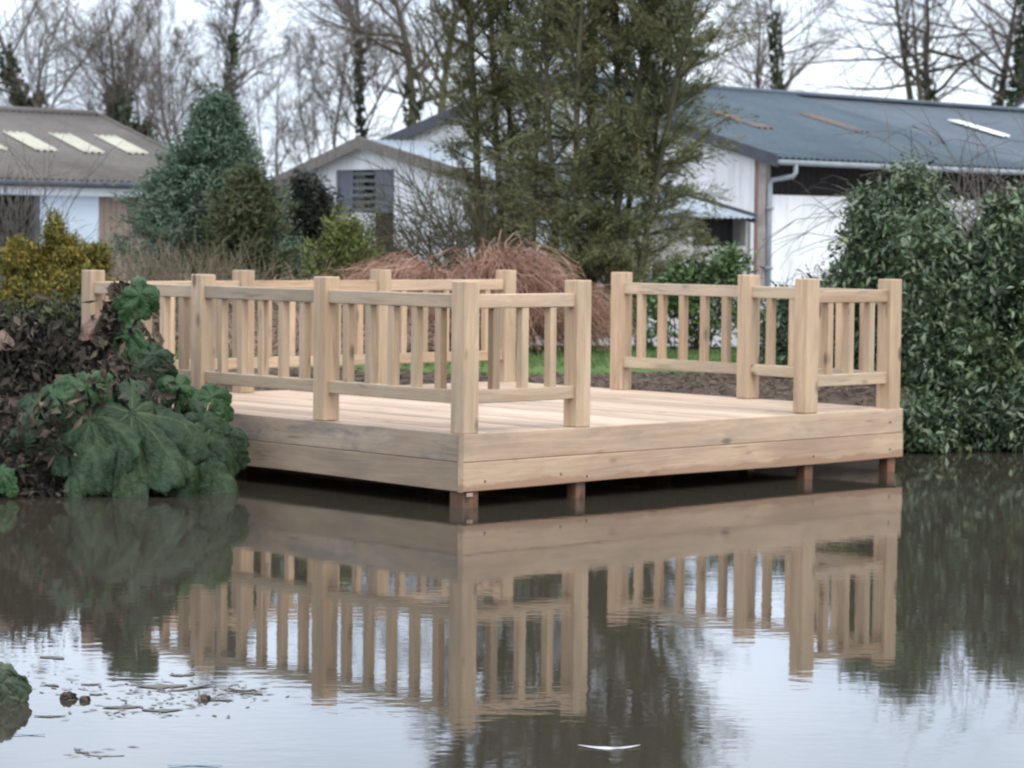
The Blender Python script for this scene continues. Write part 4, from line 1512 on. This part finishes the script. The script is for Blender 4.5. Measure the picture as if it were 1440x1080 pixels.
def gunnera_leaf(name, parent, c, facing, tip, Rr, mats, seed, cup=.35, lobes=7, notch=True, crumple=.036, ridge=.022, droop=.35):
    """big lobed umbrella leaf; facing = outward normal, tip = direction of the main lobe"""
    rs = np.random.RandomState(seed)
    c = np.array(c, float)
    nrm = np.array(facing, float); nrm /= np.linalg.norm(nrm)
    tp = np.array(tip, float); tp -= nrm * tp.dot(nrm); tp /= np.linalg.norm(tp)
    sd = np.cross(nrm, tp)
    nth, nr = 170, 26
    th = np.linspace(-PI * .955, PI * .955, nth)
    sp = 2 * PI * .955 / lobes
    edges = np.concatenate([[0], np.cumsum(rs.uniform(.65, 1.35, lobes))])
    edges *= 2 * PI * .955 / edges[-1]
    ph = np.interp(th + PI * .955, edges, np.arange(lobes + 1))
    lob = np.abs(np.sin(ph * PI)) ** .42
    amp = .74 + .4 * rs.rand(lobes + 1)[np.minimum(ph.astype(int), lobes)]
    rad = Rr * (.66 + .34 * lob) * amp * (1 - .2 * (np.abs(th) / PI) ** 2)
    rad *= 1 + .07 * np.abs(np.sin(ph * PI * 3.5 + 1)) * (rs.rand(nth) * .8 + .6) + .03 * rs.randn(nth).cumsum().clip(-2, 2) * .3
    wav = rs.rand(6) * 6
    V = []
    for j in range(nr + 1):
        s = (j / nr) ** .8
        r = rad * s
        x = r * np.cos(th); y = r * np.sin(th)
        z = -cup * Rr * (s ** 2) * (.7 + .3 * lob)
        z += ridge * Rr * 2.2 * s * (lob - .6)
        z += ridge * Rr * 1.5 * np.sin(s * 30 - np.abs(ph % 1 - .5) * 22) * s * (.25 + np.abs(ph % 1 - .5) * 1.6)
        z += crumple * Rr * 3 * s * (np.sin(th * 2.3 + wav[0]) + .6 * np.sin(th * 5.1 + s * 4 + wav[1]) + .5 * np.sin(s * 9 + wav[2] + th * 3))
        V.append(c + np.outer(x, tp) + np.outer(y, sd) + np.outer(z, nrm))
    V = np.concatenate(V)
    V[:, 2] -= droop * Rr * np.repeat(np.linspace(0, 1, nr + 1) ** 1.6 , nth) ** 1.5
    i = np.arange((nr + 1) * nth).reshape(nr + 1, nth)
    F = np.stack([i[:-1, :-1], i[:-1, 1:], i[1:, 1:], i[1:, :-1]], -1).reshape(-1, 4)
    ob = np_mesh(name, V, F, mats[0], parent, smooth=True)
    so = ob.modifiers.new('thick', 'SOLIDIFY')
    so.thickness = .006
    if len(mats) > 1:
        br = []
        G3 = V.reshape(nr + 1, nth, 3)
        for k in range(lobes):
            q = int(np.clip(np.searchsorted(ph, k + .5), 0, nth - 1))
            pts = G3[1:nr - 1, q] + nrm * .004
            br.append((pts, np.linspace(.009, .002, len(pts)) * Rr / .6))
            for sgn in (-1, 1):
                for st in (4, 8, 12, 16):
                    idx = [np.clip(q + sgn * int(m_ * 1.3), 0, nth - 1) for m_ in range(5)]
                    rows = [min(nr - 1, st + m_) for m_ in range(5)]
                    pts = G3[rows, idx] + nrm * .004
                    br.append((pts, np.linspace(.004, .0015, 5) * Rr / .6))
        Vv, Fv = tubes_np(br, 4)
        np_mesh('veins', Vv, Fv, mats[1], ob, smooth=True)
    return ob


def stalk(parent, p0, p1, r=.028, mat=None, bow=.2):
    p0, p1 = np.array(p0, float), np.array(p1, float)
    t = np.linspace(0, 1, 9)[:, None]
    mid = (p0 + p1) / 2 + np.array([0, 0, bow])
    pts = (1 - t) ** 2 * p0 + 2 * t * (1 - t) * mid + t ** 2 * p1
    V, F = tubes_np([(pts, np.linspace(r, r * .6, 9))], 7)
    return np_mesh('stalk', V, F, mat or gun_vein, parent, smooth=True)


gb = PX(175, 640, 20.2)
gun = thing('giant_rhubarb', 'giant rhubarb clump with huge ribbed green leaves beside the deck corner', 'plant', (gb.x, gb.y, .15))
base = (gb.x, gb.y + .15, .1)
LV = [  # px, py, y, facing, tip, radius m, bright?, cup, seed
    (185, 582, 19.4, (.15, -.75, .6), (.6, -.3, -1), .56, 0, .2, 1),
    (128, 592, 19.35, (-.25, -.8, .5), (-.35, -.3, -1), .44, 0, .2, 14),
    (285, 590, 19.7, (.4, -.8, .3), (.9, 0, .2), .24, 0, .3, 16),
    (265, 615, 19.55, (.35, -.7, .6), (.8, -.2, -.5), .46, 0, .3, 2),
    (122, 545, 19.5, (.25, -1, .35), (-.2, 0, 1), .31, 1, .25, 3),
    (196, 415, 20.3, (.15, -1, .1), (.1, 0, 1), .20, 1, .2, 4),
    (180, 470, 20.2, (-.2, -1, .3), (-.3, 0, -1), .18, 1, .3, 5),
    (214, 500, 20.1, (.3, -1, .2), (.4, 0, -1), .20, 0, .3, 6),
    (246, 548, 20.0, (.1, -1, .2), (.2, 0, 1), .18, 1, .25, 7),
    (298, 560, 20.0, (.3, -1, .3), (.4, 0, .7), .20, 1, .3, 8),
    (308, 612, 19.9, (.5, -.9, .25), (.3, 0, -1), .26, 0, .35, 9),
    (55, 570, 19.6, (-.3, -.7, .6), (-.8, 0, -.3), .34, 0, .4, 11),
    (2, 668, 19.0, (-.1, -1, .3), (.4, 0, .8), .13, 1, .3, 12),
]
for px, py, y, fc, tp, r, br_, cup, sd_ in LV:
    p = PX(px, py, y)
    gunnera_leaf('leaf', gun, p, fc, tp, r, [gun_b if br_ else gun_m, gun_vein], sd_, cup)
    q = np.array(p) + np.array([0, .06, -.01])
    stalk(gun, np.array(base) + np.array([(px - 170) / 900, 0, 0]), q, .022)
DL = [
    (230, 605, 20.1, (.2, -1, .3), (.4, 0, -1), .24, dead_dark, .5, 51),
    (120, 610, 20.0, (0, -1, .3), (-.4, 0, -1), .3, dead_dark, .5, 52),
    (262, 640, 19.9, (.2, -1, .3), (.4, 0, -1), .2, dead_m, .5, 53),
    (160, 520, 20.2, (.2, -1, .3), (-.4, 0, -1), .15, dead_m, .6, 54),
    (185, 455, 20.4, (.2, -1, .3), (.4, 0, 1), .1, dead_m, .6, 55),
    (175, 500, 20.3, (.1, -1, .3), (.2, 0, -1), .22, dead_pale, .5, 21),
    (155, 440, 20.5, (-.2, -1, .3), (-.5, 0, .6), .16, dead_m, .5, 22),
    (190, 560, 20.1, (.1, -1, .2), (.1, 0, -1), .25, dead_m, .5, 23),
    (140, 480, 20.6, (0, -1, .4), (.3, 0, -1), .26, dead_dark, .5, 24),
    (172, 402, 20.6, (0, -1, .4), (.3, 0, 1), .09, dead_pale, .5, 25),
    (133, 455, 20.4, (.3, -1, .5), (-.6, 0, .3), .12, dead_pale, .6, 26),
    (205, 530, 20.1, (.3, -1, .5), (.6, 0, .3), .13, dead_m, .6, 27),
]
for px, py, y, fc, tp, r, mt, cup, sd_ in DL:
    p = PX(px, py, y)
    o = gunnera_leaf('withered_leaf', gun, p, fc, tp, r, [mt], sd_, cup, crumple=.07, ridge=.03)
    o['label'] = 'withered brown leaf'
    stalk(gun, base, np.array(p) + [0, .05, 0], .016, dead_m)

rs = np.random.RandomState(95)


def scraps(parent, spots, n, mat, L=(.05, .16), W=(.02, .07)):
    """torn shrivelled leaf remains"""
    k = rs.randint(0, len(spots), n)
    C = np.array([PX(*spots[i][:3]) for i in k]) + rs.randn(n, 3) * np.array([spots[i][3] for i in k])[:, None] * [1, .7, .8]
    C[:, 2] = np.maximum(C[:, 2], .03)
    o = leaves('withered_scraps', C, rs.randn(n, 3) - [0, 0, .6], rs.randn(n, 3) - [0, .8, -.3], rs.uniform(*L, n), rs.uniform(*W, n), mat, parent, .45)
    return o


scrap_m = mat_leaf('withered_scrap', [(.013, .012, .009), (.036, .03, .022), (.085, .068, .05), (.22, .165, .12)], .9, .2, big=4.0)
scrap_d = mat_leaf('rotten_scrap', [(.007, .0065, .005), (.016, .014, .011), (.034, .03, .022), (.10, .08, .06)], .9, .2, big=4.0)
scraps(gun, [(158, 465, 20.4, .08), (180, 480, 20.3, .11), (170, 520, 20.2, .16), (200, 560, 20.1, .16), (230, 590, 20.1, .16), (135, 500, 20.5, .12), (170, 410, 20.5, .035), (160, 440, 20.5, .04)], 800, scrap_m)
scraps(gun, [(90, 575, 19.3, .1), (150, 545, 19.3, .12), (215, 560, 19.6, .1), (60, 600, 19.3, .1)], 170, scrap_m)
scraps(gun, [(120, 640, 19.9, .2), (200, 665, 19.9, .18), (260, 665, 20.0, .1), (285, 650, 20.2, .1)], 600, scrap_d)
gb2 = PX(30, 660, 20.4)
gun2 = thing('giant_rhubarb', 'collapsed dark brown giant rhubarb at the left frame edge', 'plant', (gb2.x, gb2.y, .15))
base2 = (gb2.x, gb2.y + .2, .1)
DL2 = [
    (40, 640, 19.6, (-.1, -.8, .6), (.2, -.2, -1), .46, dead_m, .5, 31),
    (95, 640, 19.9, (.2, -.9, .4), (.5, 0, -1), .36, dead_dark, .5, 32),
    (40, 520, 20.6, (0, -1, .4), (.2, 0, 1), .36, dead_dark, .5, 33),
    (105, 500, 20.8, (.2, -1, .3), (-.3, 0, 1), .34, dead_dark, .5, 34),
    (10, 470, 20.7, (-.2, -1, .4), (.6, 0, .6), .24, dead_m, .5, 35),
    (70, 470, 20.9, (.1, -1, .5), (-.6, 0, .2), .22, dead_dark, .6, 36),
    (5, 580, 20.0, (-.2, -1, .4), (-.6, 0, .2), .34, dead_m, .6, 37),
    (60, 560, 20.4, (.1, -1, .5), (.6, 0, .2), .34, dead_dark, .6, 38),
    (130, 560, 20.4, (.1, -1, .5), (.6, 0, -.2), .30, dead_dark, .6, 39),
    (-40, 600, 20.0, (.1, -1, .5), (.6, 0, -.2), .45, dead_dark, .6, 40),
    (2, 472, 20.2, (.1, -1, .9), (.8, 0, -.6), .09, dead_pale, .6, 45),
    (60, 690, 19.4, (.1, -1, .5), (.8, 0, -.3), .26, dead_dark, .5, 46),
    (110, 680, 19.5, (.1, -1, .5), (.5, 0, -.6), .24, dead_m, .5, 47),
    (20, 700, 19.3, (.1, -1, .5), (-.8, 0, -.3), .28, dead_dark, .5, 48),
]
for px, py, y, fc, tp, r, mt, cup, sd_ in DL2:
    p = PX(px, py, y)
    gunnera_leaf('withered_leaf', gun2, p, fc, tp, r, [mt], sd_, cup, crumple=.06, ridge=.03)
    stalk(gun2, base2, np.array(p) + [0, .05, 0], .018, dead_m)
scraps(gun2, [(40, 640, 19.7, .3), (80, 560, 20.1, .3), (20, 540, 20.3, .22), (100, 530, 20.6, .17), (60, 500, 20.7, .15), (130, 550, 20.4, .15), (30, 690, 19.4, .2), (120, 690, 19.5, .2), (10, 480, 20.6, .12)], 3200, scrap_d, (.05, .16), (.015, .06))
scraps(gun2, [(30, 470, 20.3, .2), (60, 600, 19.7, .3), (10, 640, 19.6, .2)], 220, scrap_m, (.05, .16), (.015, .06))
# dark green bank plants behind the gunnera
shrub('olive_shrub', 'dark olive shrub low on the bank under the golden conifer', 'shrub', at(60, 24.5),
      [bl(60, 455, 24.5, 60, .5, 26), bl(10, 480, 24.3, 50, .5, 36), bl(110, 470, 24.4, 50, .4, 50), bl(50, 520, 24, 90, .5, 50)],
      330, 34, .13, .10, .03, olive_m, 74, stems=20)

# ------------------------------------------------------------------ things floating in the pond near the camera
fl_m = mat_mottle('floating_leaf', (.055, .045, .036), (.13, .11, .09), 9, .5)
fl_g = NT('lily_leaf')
v = fl_g.coord((1, 1, 1))
fl_g.base(fl_g.ramp(fl_g.noise(v, 9, 5, .6), [(.35, (.014, .026, .014)), (.55, (.028, .045, .02)), (.75, (.07, .075, .045))])); fl_g.rough(.4); fl_g = fl_g.m


def on_water(px, py):
    d = CF + CR * ((px - 720) / FPX) - CU * ((py - 540) / FPX)
    t = -CZ / d.z
    return Vector((d.x * t, d.y * t, 0))


wl = on_water(8, 990)
lf = thing('standing_leaf', 'upright round green leaf poking out of the pond at bottom left', 'leaf', wl)
gunnera_leaf('blade', lf, wl + Vector((-.02, 0, .085)), (.35, -1, .15), (.25, 0, 1), .125, [fl_g], 91, .25, 5, crumple=.03)
stalk(lf, wl - Vector((0, -.02, .15)), wl + Vector((-.02, .02, .085)), .006, gun_vein, .02)


def float_leaf(label, px, py, ln, wd, rz, seed, mat=fl_m, curl=.0012, group='brown leaf scraps floating near the camera'):
    rs = np.random.RandomState(seed)
    p = on_water(px, py)
    m = MB()
    n = 17
    ph = rs.uniform(0, 6)
    vs, fs = [], []
    c, s = math.cos(rz), math.sin(rz)
    bend = rs.uniform(-.25, .25)
    for i in range(n):
        t = i / (n - 1)
        x = (t - .5) * ln
        w = wd * math.sin(PI * min(1, t * .96 + .03)) ** .7 * .5 * (1 + .25 * math.sin(t * 11 + ph) + .15 * math.sin(t * 23 + ph))
        y0 = bend * ln * (t - .5) ** 2 * 4
        for k in (-1, 0, 1):
            z = .0015 + curl * (t - .5) ** 2 * 4 * (1 if k else .6)
            X, Y = x, y0 + w * k
            vs.append((p.x + X * c - Y * s, p.y + X * s + Y * c, z))
    for i in range(n - 1):
        for k in range(2):
            a = i * 3 + k
            fs.append((a, a + 1, a + 4, a + 3))
    m.add(vs, fs)
    o = m.build('floating_leaf', mat, None, smooth=True)
    o.modifiers.new('thick', 'SOLIDIFY').thickness = .0015
    tag(o, label, 'leaf', group)
    return o


def float_stem(label, pts, r, mat=fl_m):
    m = MB()
    q = [on_water(px, py) + Vector((0, 0, z)) for px, py, z in pts]
    m.tube(q, [r * (.6 + .4 * math.sin(PI * i / (len(q) - 1))) for i in range(len(q))], 6)
    o = m.build('floating_reed', mat, None, smooth=True)
    return tag(o, label, 'stem', 'dead stems floating near the camera')


def pond_bud(label, px, py, h, w):
    """shrivelled leaf bud standing half out of the water"""
    p = on_water(px, py)
    root = thing('pond_bud', label, 'bud', p, 0, 'dark buds standing in the pond')
    gunnera_leaf('bud', root, p + Vector((0, 0, h * .45)), (.3, -1, .4), (.2, 0, 1), w * .62, [dead_m], int(px), .9, 5, crumple=.12, ridge=.05)
    gunnera_leaf('bud', root, p + Vector((.004, .012, h * .4)), (-.5, -.8, .5), (-.2, 0, 1), w * .5, [dead_dark], int(px) + 1, .9, 4, crumple=.12, ridge=.05)
    m = MB()
    m.tube([p + Vector((.002, .01, -.2)), p + Vector((0, 0, h * .4))], .005, 6)
    m.build('stalk', fl_m, root, smooth=True)


pond_bud('larger dark bud standing in the water beside the round leaf', 96, 984, .032, .05)
pond_bud('smaller dark bud right of the larger one', 119, 986, .02, .026)
pond_bud('dark bud standing in the water below the long floating stem', 288, 984, .018, .03)
float_leaf('long brown leaf scrap touching the round green leaf', 70, 1008, .13, .03, .1, 1)
float_leaf('brown leaf scrap left of the floating leaf patch', 73, 964, .09, .035, -.3, 2)
float_leaf('largest grey brown leaf in the middle of the floating patch', 228, 966, .22, .09, .15, 3)
float_leaf('brown leaf at the near left end of the floating patch', 172, 995, .16, .05, .2, 4)
float_leaf('brown leaf at the near middle of the floating patch', 228, 1000, .17, .055, .1, 5)
float_leaf('faint brown leaf at the far left of the picture water', 75, 925, .13, .06, -.4, 6)
float_leaf('small leaf scrap just right of the two small buds', 135, 977, .06, .03, 0, 7)
float_leaf('leaf scrap behind the largest leaf of the floating patch', 258, 950, .12, .05, .3, 8)
float_leaf('thin leaf scrap between the largest leaf and the forked stem', 312, 985, .1, .035, 0, 9)
float_leaf('pale brown leaf at the far right end of the floating patch', 355, 975, .1, .04, -.2, 10)
float_leaf('small leaf scrap near the middle left of the floating patch', 180, 955, .14, .03, .1, 11)
float_leaf('thin leaf scrap floating behind the two buds', 128, 963, .09, .03, .15, 12)
float_stem('long dark stem lying across the floating leaf patch', [(235, 972, .0), (255, 971, .001), (275, 968, .003), (299, 964, .006)], .005)
float_stem('dark looped stem at the right end of the floating patch', [(322, 969, .006), (330, 972, .006), (345, 972, .001), (358, 971, .003), (370, 978, .0)], .004)
float_stem('thin curved stem in the clear water at bottom left', [(104, 1053, .004), (115, 1059, .002), (130, 1063, .0), (150, 1064, .0), (175, 1063, .001)], .003)
float_stem('short stem standing beside the dark bud of the floating patch', [(281, 988, .0), (280, 984, .02), (279, 981, .03)], .006)
white_m = mat_mottle('white_feather', (.30, .29, .27), (.55, .54, .53), 14, .7)
o = float_leaf('long pale feather floating on the dark tree reflection', 858, 1053, .24, .045, .04, 20, white_m, .004, None)
o.name = 'floating_feather'; o['category'] = 'feather'
blue_m = mat_mottle('blue_reed', (.10, .19, .28), (.16, .27, .37), 9, .5)
o = float_leaf('thin blue grey blade floating at the bottom edge', 275, 1077, .2, .012, 0, 21, blue_m, .004, None)
o.name = 'floating_straw'; o['category'] = 'blade'
o = float_leaf('thin blue grey blade floating below the round green leaf', 42, 1034, .12, .012, 0, 22, blue_m, .004, None)
o.name = 'floating_straw'; o['category'] = 'blade'

# loose flecks of rotting leaf around the larger pieces
rs = np.random.RandomState(99)
flk = []
for (cx_, cy_, sx_, sy_, n_) in ((250, 975, 70, 12, 120), (190, 1000, 50, 6, 50), (90, 960, 50, 14, 40), (330, 972, 30, 5, 40), (130, 1058, 30, 4, 12)):
    for k in range(n_):
        p = on_water(cx_ + rs.randn() * sx_, cy_ + rs.randn() * sy_)
        flk.append((p.x, p.y, .002))
C = np.array(flk)
n = len(C)
o = leaves('floating_flecks', C, rs.randn(n, 3) * [1, .6, .0], np.tile([0, 0, 1.0], (n, 1)) + rs.randn(n, 3) * .02, rs.uniform(.015, .07, n), rs.uniform(.008, .022, n), fl_m, None, .02)
tag(o, 'tiny dark flecks of rotting leaf drifting near the camera', 'flecks', kind='stuff')

# ------------------------------------------------------------------ sky and light
SUN_EL, SUN_AZ = R_(48), R_(150)      # azimuth clockwise from +Y: behind the camera, to the right
world = bpy.data.worlds.new('World')
SC.world = world
world.use_nodes = True
nt = world.node_tree
bg = nt.nodes['Background']
sky = nt.nodes.new('ShaderNodeTexSky')
sky.sky_type = 'NISHITA'
sky.sun_disc = False
sky.sun_elevation = SUN_EL
sky.sun_rotation = SUN_AZ
sky.air_density = 1.0
sky.dust_density = 2.0
sky.ozone_density = 1.0
hs = nt.nodes.new('ShaderNodeHueSaturation')
hs.inputs['Saturation'].default_value = .45
nt.links.new(sky.outputs[0], hs.inputs['Color'])
tc = nt.nodes.new('ShaderNodeTexCoord')
sep = nt.nodes.new('ShaderNodeSeparateXYZ')
nt.links.new(tc.outputs['Generated'], sep.inputs[0])
gr = nt.nodes.new('ShaderNodeValToRGB')       # overcast: dimmer towards the horizon
e = gr.color_ramp.elements
e[0].position = .0; e[0].color = (3.8, 4.35, 5.1, 1)
e[1].position = 1.0; e[1].color = (7.2, 7.8, 8.8, 1)
for p_, c_ in ((.075, (4.5, 5.1, 6.0, 1)), (.13, (7.2, 8.4, 10.4, 1)), (.35, (6.7, 7.6, 9.1, 1))):
    q_ = e.new(p_); q_.color = c_
nt.links.new(sep.outputs['Z'], gr.inputs[0])
mp = nt.nodes.new('ShaderNodeMapping')
mp.inputs['Scale'].default_value = (4, 4, 9)
nt.links.new(tc.outputs['Generated'], mp.inputs[0])
nz = nt.nodes.new('ShaderNodeTexNoise')
nz.inputs['Scale'].default_value = 1.3
nz.inputs['Detail'].default_value = 4
nt.links.new(mp.outputs[0], nz.inputs['Vector'])
cl = nt.nodes.new('ShaderNodeValToRGB')
cl.color_ramp.elements[0].position = .35
cl.color_ramp.elements[0].color = (.92, .94, .96, 1)
cl.color_ramp.elements[1].position = .7
cl.color_ramp.elements[1].color = (1.45, 1.38, 1.28, 1)
nt.links.new(nz.outputs[0], cl.inputs[0])
cr_ = nt.nodes.new('ShaderNodeMix')
cr_.data_type = 'RGBA'
cr_.blend_type = 'MULTIPLY'
cr_.inputs[0].default_value = 1.0
nt.links.new(gr.outputs[0], cr_.inputs[6])
nt.links.new(cl.outputs[0], cr_.inputs[7])
mx = nt.nodes.new('ShaderNodeMix')
mx.data_type = 'RGBA'
mx.inputs[0].default_value = .88
nt.links.new(hs.outputs[0], mx.inputs[6])
nt.links.new(cr_.outputs[2], mx.inputs[7])
nt.links.new(mx.outputs[2], bg.inputs[0])
bg.inputs[1].default_value = .15

sl = bpy.data.lights.new('sun', 'SUN')
sl.energy = 1.2
sl.angle = R_(25)
sl.color = (1, .95, .88)
so = bpy.data.objects.new('sun', sl)
COL.objects.link(so)
sdir = Vector((math.sin(SUN_AZ) * math.cos(SUN_EL), math.cos(SUN_AZ) * math.cos(SUN_EL), math.sin(SUN_EL)))
so.rotation_euler = sdir.to_track_quat('Z', 'Y').to_euler()
so.location = (8, -8, 12)

SC.view_settings.view_transform = 'Standard'
SC.view_settings.look = 'None'
SC.view_settings.exposure = 0.6
SC.view_settings.gamma = 1
SC.render.film_transparent = False
SC.cycles.filter_width = 2.1
SC.cycles.max_bounces = 8
